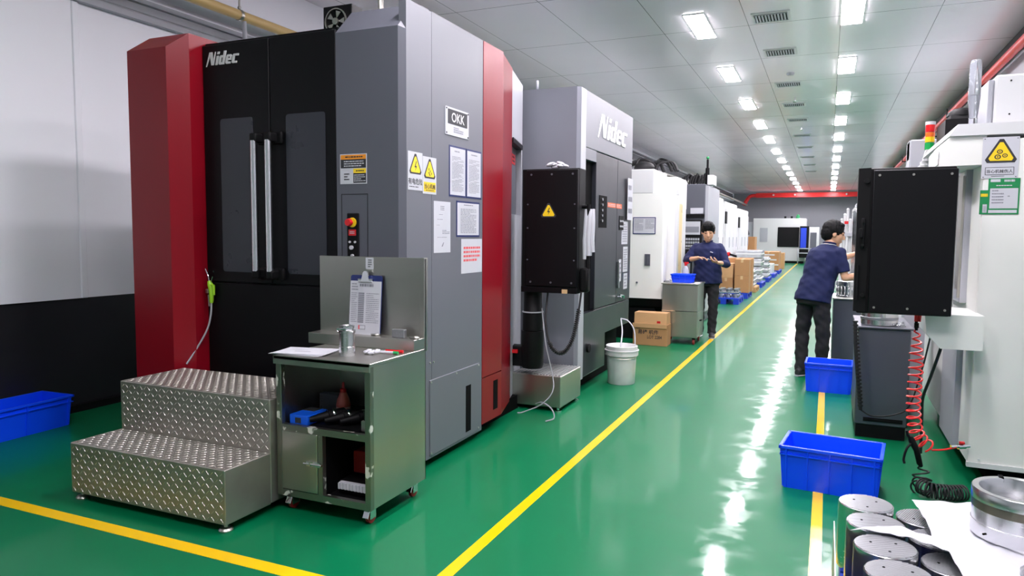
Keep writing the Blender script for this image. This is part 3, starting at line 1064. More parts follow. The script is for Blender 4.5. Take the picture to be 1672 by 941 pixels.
obj('tool_block', mb, m_dgray, label='dark gray block standing behind the blue case', cat='block')
labs = ['black tool holder lying nearest the blue case', 'black tool holder lying between two others on the shelf', 'black tool holder lying nearest the squeeze bottle side']
for k in range(3):
    x = -2.53 + .088 * k
    t = thing('tool_holder', labs[k] if k < 2 else 'black tool holder lying farthest from the blue case', 'tool holder', (x, 3.2, ZS), 'tool holders on the cart shelf')
    a, b = V((x - .05, 3.12 + .02 * k, ZS + .03)), V((x + .05, 3.26 + .02 * k, ZS + .045))
    d = b - a
    mb = MB(); mb.loft([(a, .014), (a + d * .35, .022), (a + d * .6, .028), (a + d * .62, .036), (a + d * .75, .036)], 18); obj('taper', mb, m_black2, t)
    mb = MB(); mb.loft([(a + d * .75, .037), (a + d * .8, .04), (a + d * .85, .037)], 18); obj('collar', mb, m_chrome, t)
    mb = MB(); mb.loft([(a + d * .85, .03), (b + d * .15, .03), (b + d * .2, .02)], 18); obj('nose', mb, m_black2, t)
t = thing('spindle_tool', 'upright black tool in the corner of the cart shelf', 'tool', (-2.215, 3.17, ZS))
mb = MB(); mb.box(-2.245, -2.18, 3.13, 3.2, ZS, ZS + .06, .004); obj('base', mb, m_steel, t)
mb = MB(); mb.lathe([(0, ZS + .06), (.03, ZS + .06), (.03, ZS + .11), (.018, ZS + .12), (.018, ZS + .18), (.022, ZS + .19), (.022, ZS + .24), (0, ZS + .245)], (-2.213, 3.165), 18); obj('shaft', mb, m_black2, t)
ZB = .116
mb = MB(); mb.box(-2.42, -2.27, 3.3, 3.5, ZB + .075, ZB + .2, .004); obj('parts_box', mb, pm('box_dark_red', (150, 24, 22), .5), label='dark red box at the back of the cart lower shelf', cat='box')
mb = MB(); mb.box(-2.235, -2.15, 3.2, 3.42, ZB + .075, ZB + .19, .004); obj('parts_box', mb, m_redp, label='bright red box in the corner of the cart lower shelf', cat='box')
mb = MB()
mb.box(-2.42, -2.145, 3.17, 3.55, ZB, ZB + .068)
mb.m = 1
mb.box(-2.4, -2.145, 3.14, 3.168, ZB + .035, ZB + .072)
for k in range(12): mb.box(-2.4 + .0212 * k, -2.39 + .0212 * k, 3.132, 3.14, ZB + .037, ZB + .07)
obj('tray', mb, [m_black2, m_paper], label='tray with a white ribbed front under the red boxes', cat='tray')

# ============================================================ air gun hung on the machine
t = thing('air_gun', 'lime green air gun hanging by the black machine doors', 'air gun', (-3.9, YD - .03, 1.1))
g = V((-3.905, YD - .03, 1.13))
mb = MB(); mb.loft([(g + V((-.012, 0, .075)), .012), (g + V((-.004, 0, .055)), .019), (g + V((.006, 0, .01)), .017), (g + V((.006, 0, -.06)), .014), (g + V((.004, 0, -.075)), .011)], 12); mb.loft([(g + V((-.004, 0, .05)), .016), (g + V((.025, 0, .045)), .012), (g + V((.03, 0, -.02)), .008)], 10)
obj('gun_body', mb, m_lime, t)
mb = MB(); mb.tube(spline([g + V((-.012, 0, .075)), g + V((-.02, 0, .11)), g + V((-.045, 0, .16))], 5), .004, 8); mb.tube([g + V((.005, 0, .07)), g + V((.022, 0, .11))], .004, 8); obj('nozzle', mb, m_chrome, t)
mb = MB(); mb.box(g.x - .04, g.x - .015, YD - .04, YD, g.z - .01, g.z + .02, .003); mb.cyl(g + V((-.02, 0, -.02)), g + V((-.016, 0, -.1)), .006, n=8); obj('hook', mb, m_steel, t)
mb = MB(); mb.tube(spline([g + V((.004, 0, -.075)), g + V((.006, -.01, -.16)), g + V((-.01, -.03, -.26)), g + V((-.06, -.07, -.38)), g + V((-.1, -.13, -.492))], 8), .006, 8); obj('air_hose', mb, m_lgray, t)


# ============================================================ blue crates
def crate(name_label, loc, L, W, Hh, rz, group='blue plastic crates', cols=4):
    t = thing('plastic_crate', name_label, 'crate', loc, group)
    mb = MB()
    l, w, h, th = L / 2, W / 2, Hh, .006
    tp = .018
    # tapered tub
    def ring(a, b, z): return [(-a, -b, z), (a, -b, z), (a, b, z), (-a, b, z)]
    rings = [ring(l - tp, w - tp, 0), ring(l, w, h), ring(l - th, w - th, h), ring(l - tp - th, w - tp - th, .008)]
    R = [[mb.v(p) for p in r] for r in rings]
    mb._in([mb.bm.faces.new(R[0][::-1]), mb.bm.faces.new(R[3])])
    for A, B in zip(R, R[1:]):
        for k in range(4): mb._in([mb.bm.faces.new([A[k], A[(k + 1) % 4], B[(k + 1) % 4], B[k]])])
    obj('tub', mb, m_blue, t, local=True)
    mb = MB()
    for s in (-1, 1):
        mb.box(-l - .014, l + .014, s * (w + .014), s * (w - .004), h - .016, h + .002, .002)
        mb.box(s * (l + .014), s * (l - .004), -w - .014, w + .014, h - .016, h + .002, .002)
        mb.box(-l - .008, l + .008, s * (w + .008), s * (w - .004), h - .055, h - .048)
        mb.box(s * (l + .008), s * (l - .004), -w - .008, w + .008, h - .055, h - .048)
    obj('rim', mb, m_blue, t, local=True)
    mb = MB()
    for s in (-1, 1):
        for k in range(cols + 1):
            x = -l + .03 + (2 * l - .06) * k / cols
            mb.prism([(s * (w - tp - .002), .004), (s * (w - tp + .01), .004), (s * (w + .012), h - .012), (s * (w - .002), h - .012)], 'x', x - .004, x + .004)
        for k in range(3):
            y = -w + .03 + (2 * w - .06) * k / 2
            mb.prism([(s * (l - tp - .002), .004), (s * (l - tp + .01), .004), (s * (l + .012), h - .012), (s * (l - .002), h - .012)], 'y', y - .004, y + .004)
    # prism on 'y' expects (x, z)
    obj('ribs', mb, m_blue, t, local=True)
    t.rotation_euler = (0, 0, rz)
    return t


crate('blue plastic crate lying across the yellow line nearest the camera', (.075, 4.80, 0), .545, .37, .265, -.1)
crate('blue plastic crate on the floor at the feet of the man in polo shirt', (.06, 7.86, 0), .42, .36, .29, -.02)
crate('blue plastic crate by the black wall, behind the steel steps', (-5.63, 3.4, 0), .34, .72, .24, .04, cols=3)
# ============================================================ second gray machine with black doors
X2, Y2 = -2.15, 6.45
T = thing('machining_center', 'gray machine with black sliding doors behind the black control pendant', 'machine', (-2.9, 7.5, 0))
mb = MB(); mb.box(-3.6, X2 - .05, Y2 + .02, 8.38, .55, 2.86); obj('body', mb, m_dgray, T)
mb = MB(); mb.box(-3.5, X2 - .12, Y2 + .1, 8.3, 0, .56); obj('plinth', mb, m_void, T)
mb = MB(); mb.box(-3.0, X2, Y2, Y2 + .2, .14, 2.92, .03, only=[(1, -1, 0)]); obj('front_cover', mb, m_gray_lit, T)
mb = MB(); mb.box(X2 - .01, X2 + .003, Y2 + .035, 6.635, .14, 2.915); obj('corner_strip', mb, m_lgray, T)
mb = MB(); mb.box(X2 - .06, X2, 6.64, 8.42, 2.385, 2.92, .004); hp = obj('header_panel', mb, m_gray, T)
mb = MB(frame((X2 + .001, 7.06, 2.535), 'aisle')); mb.T = mb.T @ M.Diagonal((1.22, .86, 1, 1)); logo_nidec(mb, .275, .004); obj('logo', mb, m_white, hp, label='white Nidec lettering')
mb = MB(); mb.box(X2 - .05, X2 - .0, 6.645, 6.99, 2.27, 2.38); obj('door_track', mb, m_gray, T)
mb = MB(); mb.box(X2 - .12, X2 - .045, 6.64, 6.99, .78, 2.27); obj('door_gap', mb, m_void, T)
for a, b_ in ((6.99, 7.79), (7.795, 8.41)):
    mb = MB(); mb.box(X2 - .05, X2, a, b_, .79, 2.375, .004)
    d = obj('door', mb, m_char, T)
    if a < 7:
        mb = MB(); mb.box(X2 - .002, X2 + .004, 7.1, 7.38, 1.62, 1.95); obj('control_recess', mb, m_void, d)
        mb = MB(frame((X2 + .004, 7.13, 1.66), 'aisle'))
        for k in range(5): mb.cyl((.06, .03 + .055 * k, 0), (.06, .03 + .055 * k, .012), .014, n=10)
        obj('control_knobs', mb, m_alu, d)
        mb = MB(frame((X2, 7.42, 1.84), 'aisle')); mb.box(0, .3, 0, .05, 0, .002); mb.box(.34, .56, 0, .05, 0, .002); mb.m = 1; mb.lines(.01, .008, .29, .042, 2, .003, 2); mb.lines(.35, .008, .55, .042, 2, .003, 3)
        obj('door_sticker', mb, [pm('sticker_orange', (240, 110, 60), .5), m_paper], d, label='orange warning sticker')
    else:
        mb = MB(); mb.box(X2, X2 + .03, 7.82, 7.84, .95, 1.25, .004); mb.cyl((X2 + .01, 7.86, .85), (X2 + .05, 7.86, .85), .014, n=10); mb.tube([(X2 + .03, 7.86, .87), (X2 + .05, 7.95, .86), (X2 + .04, 8.0, .83)], .01, 8); obj('handle', mb, m_alu, d)
        mb = MB(); mb.box(X2, X2 + .006, 7.88, 8.06, 1.6, 1.76); mb.m = 1
        for k in range(3):
            for j in range(2): mb.cyl((X2 + .006, 7.91 + .05 * k, 1.64 + .06 * j), (X2 + .014, 7.91 + .05 * k, 1.64 + .06 * j), .012, n=8)
        obj('button_plate', mb, [m_black2, m_lgray], d)
mb = MB(); mb.box(X2 - .05, X2 - .005, 7.0, 8.41, .5, .78, .004); obj('apron_panel', mb, m_char, T)
mb = MB(); mb.box(X2 - .05, X2 - .002, 6.64, 7.42, .14, .775, .02, 2, only=[(1, 1, 0), (1, 0, -1)]); obj('apron_panel', mb, m_char, T)
mb = MB(); mb.cyl((X2 - .002, 6.8, .42), (X2 + .02, 6.8, .42), .045, n=16); obj('apron_knob', mb, m_black2, T)
mb = MB(); mb.cyl((-2.6, Y2 + .05, 2.92), (-2.6, Y2 + .05, 3.01), .014, n=8); obj('top_fitting', mb, m_lgray, T)
mb = MB(frame((X2 + .003, 6.49, 1.83), 'aisle')); mb.cyl((.06, .12, 0), (.06, .12, .002), .055, n=24); mb.m = 1; mb.cyl((.06, .13, .002), (.06, .13, .0025), .025, n=16); mb.m = 2; mb.rect(.02, -.09, .1, -.02, .002); mb.m = 0
obj('round_sticker', mb, [pm('sticker_blue', (30, 100, 220), .4), m_paper, m_inkg], T, label='blue round sticker')


def aisle_paper(label, y0, z0, w, h, n, seed, x=X2, grp='papers on the black machine doors'):
    def dr(mb, w, h, z):
        mb.m = 1; mb.lines(w * .1, h * .08, w * .9, h * .92, n, z, seed, .4)
    return sheet('paper_sheet', label, 'paper', y0, z0, w, h, dr, [m_paper, m_inkg], grp, th=.003, x=x)


aisle_paper('white paper highest on the black doors under the second Nidec lettering', 8.16, 1.72, .22, .48, 3, 3, x=X2 + .02)
aisle_paper('small printed list below the highest paper on the black doors', 8.0, 1.44, .26, .26, 8, 4)
aisle_paper('narrow printed strip under the small list on the black doors', 8.08, 1.12, .2, .29, 9, 5)
aisle_paper('narrow white slip near the handle of the black doors', 7.9, 1.02, .1, .25, 4, 6)
aisle_paper('lowest white slip beside the black door edge', 8.12, .92, .16, .18, 4, 8)

# ---- black control pendant on its arm
PX0, PX1, PY, PZ0, PZ1 = -2.375, -1.905, 5.7, 1.05, 2.1
T = thing('control_pendant', 'black control pendant box with lightning triangle, seen from its back', 'control box', (-2.35, 5.75, .37))
mb = MB(); mb.box(PX0 - .045, PX1, PY + .03, PY + .2, PZ0, PZ1, .008, 2); obj('housing', mb, m_black2, T)
mb = MB(); mb.box(PX0, PX1 - .003, PY, PY + .04, PZ0 + .055, PZ1 - .012, .006, 2)
bp = obj('back_cover', mb, m_black, T)
mb = MB(); mb.box(PX0 - .04, PX1 - .003, PY + .005, PY + .04, PZ0, PZ0 + .05, .004); obj('bottom_cover', mb, m_black, T)
mb = MB()
for x in (PX0 + .05, (PX0 + PX1) / 2, PX1 - .05):
    for z in (PZ0 + .09, PZ1 - .05): mb.cyl((x, PY + .001, z), (x, PY - .003, z), .009, n=8)
for x in (PX0 + .02, PX1 - .03):
    for z in (1.33, 1.6, 1.8): mb.cyl((x, PY + .001, z), (x, PY - .003, z), .007, n=8)
obj('screws', mb, m_dgray, bp)
mb = MB(frame((-2.165, PY, 1.735), 'front')); tri_warn(mb, 0, 0, .075, .0015, bolt(mb, 0, 0, .065))
obj('warning_sticker', mb, [m_paper, m_ink, m_yel], bp, label='yellow lightning triangle')
mb = MB(); mb.box(-2.04, -1.99, PY + .003, PY + .0045, PZ0 + .0, PZ0 + .035); obj('torn_sticker', mb, m_tape, bp)
mb = MB(); mb.lathe([(0, .7), (.085, .7), (.09, .705), (.09, .86), (.082, .87), (.08, 1.05), (0, 1.05)], (-2.36, 5.85), 28); mb.lathe([(0, .37), (.09, .37), (.1, .4), (.1, .7), (0, .7)], (-2.36, 5.85), 28)
obj('swivel_post', mb, m_black2, T)
mb = MB(); mb.lathe([(.084, .862), (.094, .862), (.094, .872), (.084, .872)], (-2.36, 5.85), 28, closed=True); obj('post_ring', mb, m_lgray, T)
mb = MB(); mb.box(-2.75, -2.36, 5.79, 5.91, .38, .56, .01); obj('arm', mb, m_black2, T)
mb = MB(); mb.box(-2.6, -2.47, 5.76, 5.785, .5, .53); obj('arm_clip', mb, m_redp, T)
mb = MB()
for z in (1.2, 1.78): mb.cyl((PX1 - .02, PY + .13, z), (PX1 + .06, PY + .1, z), .016, n=10)
mb.cyl((PX1 + .06, PY + .1, 1.18), (PX1 + .06, PY + .1, 1.8), .016, n=12)
mb.box(PX1 + .0, PX1 + .075, PY + .06, PY + .14, 1.06, 1.27, .02, 2)
obj('handle', mb, m_black2, T)
mb = MB(); pts = spline([(-2.2, PY + .1, PZ0 + .01), (-2.19, PY + .03, .8), (-2.13, PY, .6), (-2.03, PY, .545), (-1.94, PY, .66), (-1.9, PY + .04, .9), (-1.89, PY + .08, 1.08)], 10)
mb.tube(pts, .009, 8); ob = obj('cable', mb, m_rub, T)
mb = MB(); mb.tube(coil(pts[18:52:3], .016, 34, n=8), .005, 5); obj('coiled_sleeve', mb, m_rub, T)
# rag on the handle, rag on top
mb = MB()
for k, (dx, r) in enumerate(((-.02, .022), (.01, .028), (.035, .022))):
    x = PX1 + .06 + dx
    mb.loft([((x, PY + .1 + .012 * k, 1.76), r * .6), ((x + .004, PY + .095, 1.66), r), ((x - .004, PY + .1, 1.5), r * 1.1), ((x + .006 * (k - 1), PY + .1, 1.34 + .03 * k), r * .85)], 9)
obj('cleaning_rag', mb, m_paper, label='white rag hanging over the handle of the black pendant', cat='rag')
mb = MB()
for k in range(10):
    mb.ball((-2.13 + rnd.uniform(-.07, .07), PY + .11 + rnd.uniform(-.03, .03), PZ1 + .018 + rnd.uniform(0, .03)), (.045, .022, .016), 9, M.Rotation(rnd.uniform(-.6, .6), 3, 'Y') @ M.Rotation(rnd.uniform(0, 3), 3, 'Z'))
obj('cleaning_rag', mb, m_paper, label='crumpled white rag lying on top of the black pendant', cat='rag')
# steel step under the pendant
T = thing('step_stool', 'low steel step with ribbed top under the black pendant', 'step', (-2.3, 6.07, 0))
mb = MB(); mb.box(-2.545, -2.075, 5.8, 6.36, .04, .315, .004); obj('step_box', mb, m_steel, T)
mb = MB()
for k in range(16): mb.box(-2.53 + .0285 * k, -2.517 + .0285 * k, 5.82, 6.34, .314, .322)
obj('ribbed_top', mb, m_alu2, T)
for x in (-2.5, -2.11):
    for y in (5.84, 6.32):
        mb = MB(); mb.lathe([(0, 0), (.03, 0), (.03, .01), (.012, .016), (.012, .04), (0, .04)], (x, y), 14); obj('foot', mb, m_chrome, T)
mb = MB(); mb.tube(spline([(-2.27, PY + .14, .9), (-2.2, 5.76, .6), (-2.14, 5.775, .33), (-2.12, 5.73, .2), (-2.2, 5.68, .09), (-2.36, 5.66, .01), (-2.4, 5.62, .006)], 10), .005, 6)
mb.tube(spline([(-2.26, 5.7, .085), (-2.17, 5.62, .12), (-2.05, 5.52, .1), (-2.02, 5.5, .03), (-2.08, 5.46, .006)], 8), .006, 6)
obj('loose_tube', mb, m_lgray, label='thin white tubing dangling over the low steel step', cat='tube')
# bucket
T = thing('plastic_bucket', 'scuffed white plastic bucket on the floor beside the black machine doors', 'bucket', (-1.93, 7.28, 0))
c = (-1.93, 7.28)
m_buck = pm('bucket_white', (214, 214, 214), .45, var=.22, scale=7)
mb = MB(); mb.lathe([(0, 0), (.135, 0), (.14, .008), (.155, .33), (.163, .33), (.165, .3), (.172, .3), (.172, .345), (.16, .35), (.165, .395), (.158, .4), (.15, .39), (.133, .02), (0, .015)], c, 36); obj('tub', mb, m_buck, T)
mb = MB(); mb.lathe([(.166, .345), (.178, .345), (.178, .356), (.166, .356)], c, 36, closed=True); obj('rim', mb, m_white, T)
mb = MB(); mb.tube([(c[0] + .17 * math.cos(a), c[1] + .17 * math.sin(a), .32 - .045 * math.sin((a + 2.6) * PI / 2.9)) for a in [(-2.6 + 2.9 * k / 20) for k in range(21)]], .003, 6); obj('bail', mb, m_steel, T)
mb = MB(); mb.tube(spline([(-2.07, 7.75, .62), (-2.0, 7.55, .5), (-1.97, 7.4, .4), (-1.96, 7.32, .2)], 8), .007, 8); mb.tube(spline([(-2.07, 7.75, .62), (-1.98, 7.72, .6), (-1.9, 7.68, .5), (-1.88, 7.62, .3), (-1.92, 7.6, .12)], 8), .007, 8)
obj('drain_hose', mb, m_paper, label='white drain hoses bending down into the white bucket', cat='hose')

# ============================================================ white machine
T = thing('machining_center', 'white machine with blue-framed notice behind the steel bin cart', 'machine', (-2.7, 11, 0))
mb = MB(); mb.box(-3.6, -2.17, 10.4, 10.62, .62, 2.15, .02, only=[(1, -1, 0)]); mb.box(-3.6, -2.1, 10.82, 11.5, .8, 2.15); obj('body', mb, m_cream, T)
mb = MB(); mb.box(-3.6, -2.33, 10.4, 11.3, 2.15, 2.5, .01); obj('head_cover', mb, m_white, T)
mb = MB(); mb.box(-3.2, -2.1, 10.9, 11.7, 2.15, 2.42, .01); mb.box(-2.32, -2.08, 11.1, 11.65, 1.95, 2.4, .01); sp = obj('side_cover', mb, m_white, T)
mb = MB(); mb.box(-3.5, -2.3, 10.5, 11.6, 0, .7); mb.prism([(10.42, .62), (10.8, .62), (10.8, .35), (10.6, .4), (10.46, .5)], 'x', -3.4, -2.19); obj('base', mb, m_black2, T)
mb = MB(); mb.box(-2.1, -2.07, 10.95, 11.25, .95, 2.02); obj('window_panel', mb, pm('window_amber', (226, 200, 140), .3), T, label='amber window')
mb = MB(); mb.box(-2.1, -2.06, 11.25, 11.5, .8, 2.05); mb.box(-2.1, -2.06, 10.82, 10.95, .8, 2.1); obj('side_frame', mb, m_white, T)
mb = MB(); mb.box(-2.44, -2.36, 10.385, 10.4, 1.1, 1.27); mb.box(-2.405, -2.39, 10.375, 10.385, 1.12, 1.25); mb.cyl((-2.55, 10.385, .85), (-2.55, 10.4, .85), .015, n=8); obj('latch', mb, m_dgray, T)
def nt(mb, w, h, z):
    mb.m = 1; mb.rect(.012, .012, w - .012, h - .012, z); mb.m = 2; mb.lines(w * .08, h * .2, w * .46, h * .9, 9, z + .001, 2); mb.lines(w * .55, h * .3, w * .94, h * .9, 8, z + .001, 5)
mb = MB(frame((-2.625, 10.396, 1.56), 'front')); mb.box(0, .335, 0, .245, 0, .003); nt(mb, .335, .245, .004)
obj('framed_notice', mb, [m_frame, m_paper, m_inkg], label='blue-framed notice on the front of the white machine', cat='notice')
mb = MB(frame((-2.099, 10.835, 1.62), 'aisle')); mb.box(0, .2, 0, .42, 0, .003); mb.m = 1; mb.rect(.02, .02, .18, .4, .004); mb.m = 2; mb.lines(.04, .05, .16, .36, 12, .005, 5)
obj('framed_notice', mb, [m_ink, m_paper, m_inkg], label='narrow black-framed notice on the aisle side of the white machine', cat='notice')
mb = MB()
for k in range(14):
    a, b_ = rnd.uniform(-.3, .3), rnd.uniform(0, .3)
    mb.tube(spline([(-2.75 + a, 11.1, 2.5), (-2.7 + a, 11.1 + b_, 2.62 + rnd.uniform(0, .12)), (-2.5 + a, 11.2, 2.66), (-2.4 + a, 11.1, 2.52)], 5), .022, 6)
mb.ball((-2.62, 11.0, 2.58), (.16, .1, .09), 12)
obj('cable_bundle', mb, m_rub, label='tangle of black hoses on top of the white machine', cat='cables', kind='stuff')
T = thing('cylinder_rack', 'black frame holding gray cylinders between white machine and steel cart', 'rack', (-2.05, 10.98, 0))
mb = MB()
for x in (-2.14, -1.96): mb.box(x - .012, x + .012, 11.5, 11.53, 0, 1.32)
mb.box(-2.15, -1.95, 11.5, 11.53, 1.3, 1.33); mb.box(-2.15, -1.95, 11.5, 11.6, .6, .62)
obj('frame', mb, m_black2, T)
for x in (-2.09, -2.01):
    mb = MB(); mb.lathe([(0, .62), (.034, .62), (.034, 1.18), (.014, 1.22), (.014, 1.25), (0, 1.25)], (x, 11.565), 14); obj('cylinder', mb, m_alu2, T)
mb = MB(); mb.lathe([(0, 1.25), (.022, 1.25), (.022, 1.29), (0, 1.29)], (-2.01, 11.565), 10); obj('valve_knob', mb, m_redp, T)

# cardboard box
T = thing('cardboard_box', 'brown cardboard box with printed marks beside the white bucket', 'box', (-2.24, 10.12, 0))
mb = MB(); mb.box(-2.475, -1.995, 9.93, 10.2, 0, .3, .004); obj('box_body', mb, m_card, T)
mb = MB(); mb.prism([(9.93, .3), (9.945, .46), (10.18, .46), (10.2, .3)], 'x', -2.46, -2.005); mb.box(-2.48, -2.0, 9.915, 9.928, .25, .31); obj('box_flaps', mb, m_card2, T)
mb = MB(frame((-2.4, 9.928, .05), 'front')); mb.text('易碎 机件', .14, .115, .05, .001, bold=.02); mb.text('LOT 2284', .23, .05, .045, .001, bold=.02, sx=.8); mb.lines(-.04, .18, .03, .22, 2, .001, 3); mb.m = 1; mb.rect(.26, .27, .31, .3, -.002)
obj('box_print', mb, [m_ink, m_redp], T)

# steel cart with blue bin
T = thing('steel_cabinet', 'stainless steel cabinet on casters carrying the small blue bin', 'cabinet', (-1.9, 10.55, 0))
mb = MB(); mb.box(-2.14, -1.64, 10.24, 10.78, .1, .85, .006); obj('cabinet_body', mb, m_steel, T)
mb = MB(); mb.box(-2.155, -1.625, 10.22, 10.8, .85, .87, .003); obj('worktop', mb, m_steel, T)
mb = MB(); mb.box(-2.142, -1.638, 10.237, 10.245, .47, .478); obj('seam_strip', mb, m_chrome, T)
mb = MB(); mb.box(-1.642, -1.635, 10.29, 10.73, .14, .46, .002); dd = obj('door', mb, m_steel, T)
mb = MB(); mb.box(-1.636, -1.61, 10.4, 10.5, .33, .345); obj('handle', mb, m_black2, dd)
for x in (-2.09, -1.69):
    for y in (10.3, 10.72):
        mb = MB(); mb.box(x - .02, x + .02, y - .02, y + .02, .07, .1); c = obj('caster', mb, m_black2, T)
        mb = MB(); mb.T = M.Translation((x, y - .01, .038)) @ M.Rotation(PI / 2, 4, 'Y'); mb.lathe([(0, -.012), (.036, -.012), (.038, 0), (.036, .012), (0, .012)], n=16); obj('wheel', mb, MATS['wheel_red'], c)
crate('small blue bin on the steel cabinet in front of the standing man', (-1.89, 10.47, .871), .3, .2, .12, 0, group=None, cols=3)['category'] = 'bin'
mb = MB()
for k in range(10): mb.cyl((-2.13 + .008 * k, 10.33, .878 + .004 * (k % 3)), (-2.10 + .004 * k, 10.4 + .01 * (k % 2), .89), .018, n=8)
obj('metal_parts', mb, m_alu2, label='small heap of metal parts on the steel cabinet by the bin', cat='metal parts', kind='stuff')
mb = MB(); mb.box(-1.71, -1.63, 10.26, 10.5, .871, .876); obj('paper_sheet', mb, m_paper, label='white paper on the edge of the steel cabinet', cat='paper')
T = thing('spray_bottle', 'clear spray bottle with red cap behind the small blue bin', 'bottle', (-1.93, 10.82, .871))
c = (-1.9, 10.7)
mb = MB(); mb.lathe([(0, .871), (.05, .871), (.052, .89), (.05, 1.02), (.03, 1.08), (.015, 1.1), (0, 1.1)], c, 18); obj('bottle_body', mb, m_lgray, T)
mb = MB(); mb.lathe([(0, 1.1), (.018, 1.1), (.018, 1.14), (0, 1.14)], c, 12); mb.box(c[0] - .02, c[0] + .04, c[1] - .012, c[1] + .012, 1.13, 1.155); obj('cap', mb, m_redp, T)

# ============================================================ dark gray machine
T = thing('machining_center', 'dark gray cabinet machine with white control screen behind the man', 'machine', (-2.4, 13.8, 0))
mb = MB(); mb.box(-3.2, -2.0, 13, 14.3, 0, 2.45, .01); obj('body', mb, m_dgray, T)
mb = MB(); mb.box(-2.0, -1.95, 13.02, 14.4, .2, 2.42); obj('side_cover', mb, m_lgray, T)
mb = MB(); mb.box(-2.25, -2.03, 12.985, 13, 1.93, 2.03); mb.m = 1; mb.lines(-2.22, 1.95, -2.06, 2.01, 2, 0) if False else None; obj('type_plate', mb, [m_paper], T)
mb = MB(); mb.box(-2.38, -2.0, 12.96, 13, 1.86, 1.92); mb.cyl((-2.28, 12.95, 1.89), (-2.28, 12.99, 1.89), .02); mb.cyl((-2.08, 12.95, 1.89), (-2.08, 12.99, 1.89), .02); obj('button_bar', mb, m_black2, T)
mb = MB(); mb.box(-2.36, -2.02, 12.86, 12.99, 1.22, 1.82, .01); cp = obj('control_panel', mb, m_black, T)
mb = MB(); mb.box(-2.33, -2.05, 12.85, 12.862, 1.56, 1.79); mb.m = 1; mb.box(-2.31, -2.07, 12.846, 12.851, 1.6, 1.7); obj('screen', mb, [m_paper, m_inkg], cp)
mb = MB()
for i in range(7):
    for j in range(4): mb.box(-2.33 + .04 * i, -2.3 + .04 * i, 12.85, 12.862, 1.28 + .06 * j, 1.32 + .06 * j)
obj('keys', mb, m_lgray, cp)
mb = MB(); mb.box(-2.2, -2.0, 13.4, 13.9, 2.45, 2.62, .01); mb.box(-2.0, -1.9, 13.2, 13.6, 2.45, 2.62); obj('top_box', mb, m_white, T)
mb = MB(); mb.cyl((-2.02, 13.3, 2.45), (-2.02, 13.3, 2.75), .035, n=10); mb.cyl((-2.02, 13.3, 2.75), (-2.02, 13.3, 2.9), .02, n=10); obj('lamp_mast', mb, m_black2, T)
mb = MB(); mb.ball((-2.02, 13.3, 2.93), .028, 10); obj('beacon', mb, m_grn, T)
mb = MB()
for k in range(10): mb.tube(spline([(-2.5 + .05 * k, 13.3, 2.45), (-2.45 + .05 * k, 13.3, 2.58 + .03 * (k % 3)), (-2.35 + .03 * k, 13.35, 2.6), (-2.3, 13.4, 2.47)], 5), .02, 6)
obj('cable_bundle', mb, m_rub, label='black hoses coiled on top of the dark gray machine', cat='cables', kind='stuff')

# tall white cabinets farther on
for i, (y0, y1, z1, lab) in enumerate(((17.75, 20.5, 2.55, 'white tall machine cabinet just past the dark gray machine'), (20.85, 23.7, 2.5, 'white tall machine cabinet, second past the dark gray machine'), (24.1, 27.2, 2.42, 'white tall machine cabinet farthest past the dark gray machine'))):
    T = thing('machine_cabinet', lab, 'machine', (-3.1, (y0 + y1) / 2, 0), 'white cabinets along the left wall')
    mb = MB(); mb.box(-3.7, -2.66, y0, y1, .5, z1, .02); obj('cabinet_body', mb, m_white, T)
    n = 3
    for k in range(n):
        a = y0 + .08 + (y1 - y0 - .16) * k / n; b_ = y0 + .02 + (y1 - y0 - .16) * (k + 1) / n
        mb = MB(); mb.box(-2.66, -2.63, a, b_, .6, z1 - .2, .01); d = obj('door', mb, m_white, T)
        mb = MB(); mb.box(-2.63, -2.61, b_ - .1, b_ - .07, 1.2, 1.5); obj('handle', mb, m_lgray, d)
    mb = MB(); mb.box(-3.6, -2.74, y0 + .1, y1 - .1, 0, .52); obj('base', mb, m_black2, T)
    mb = MB(); mb.box(-3.3, -2.9, y0 + .3, y0 + .8, z1, z1 + .16, .01); mb.cyl((-3.0, y0 + 1.2, z1), (-3.0, y0 + 1.2, z1 + .2), .05, n=10); obj('top_unit', mb, m_dgray, T)
    mb = MB(); mb.box(-2.66, -2.625, y0 + .02, y0 + .3, z1 - .62, z1 - .28); obj('vent_plate', mb, m_black2, T)

# ============================================================ pallets and stacks along the line
def pallet(label, x0, x1, y0, y1, mat, grp='pallets along the yellow line'):
    T = thing('pallet', label, 'pallet', ((x0 + x1) / 2, (y0 + y1) / 2, 0), grp)
    mb = MB()
    for k in range(6):
        a = y0 + (y1 - y0) * k / 6
        mb.box(x0, x1, a + .01, a + (y1 - y0) / 6 - .01, .11, .14)
    obj('deck', mb, mat, T)
    for i in range(3):
        x = x0 + (x1 - x0 - .12) * i / 2
        mb = MB()
        for j in range(3):
            y = y0 + (y1 - y0 - .14) * j / 2
            mb.box(x, x + .12, y, y + .14, .025, .11)
        mb.box(x, x + .12, y0, y1, 0, .025)
        obj('skid', mb, mat, T)
    return T


def carton(label, x0, x1, y0, y1, z0, z1, mat=None, grp='cartons stacked along the yellow line'):
    T = thing('cardboard_box', label, 'box', ((x0 + x1) / 2, (y0 + y1) / 2, z0), grp)
    mb = MB(); mb.box(x0, x1, y0, y1, z0, z1, .006); obj('box_body', mb, mat or m_card, T)
    mb = MB(); xm = (x0 + x1) / 2; mb.box(xm - .03, xm + .03, y0 - .002, y1 + .002, z1 - .08, z1 + .001); obj('box_tape', mb, m_tape, T)
    return T


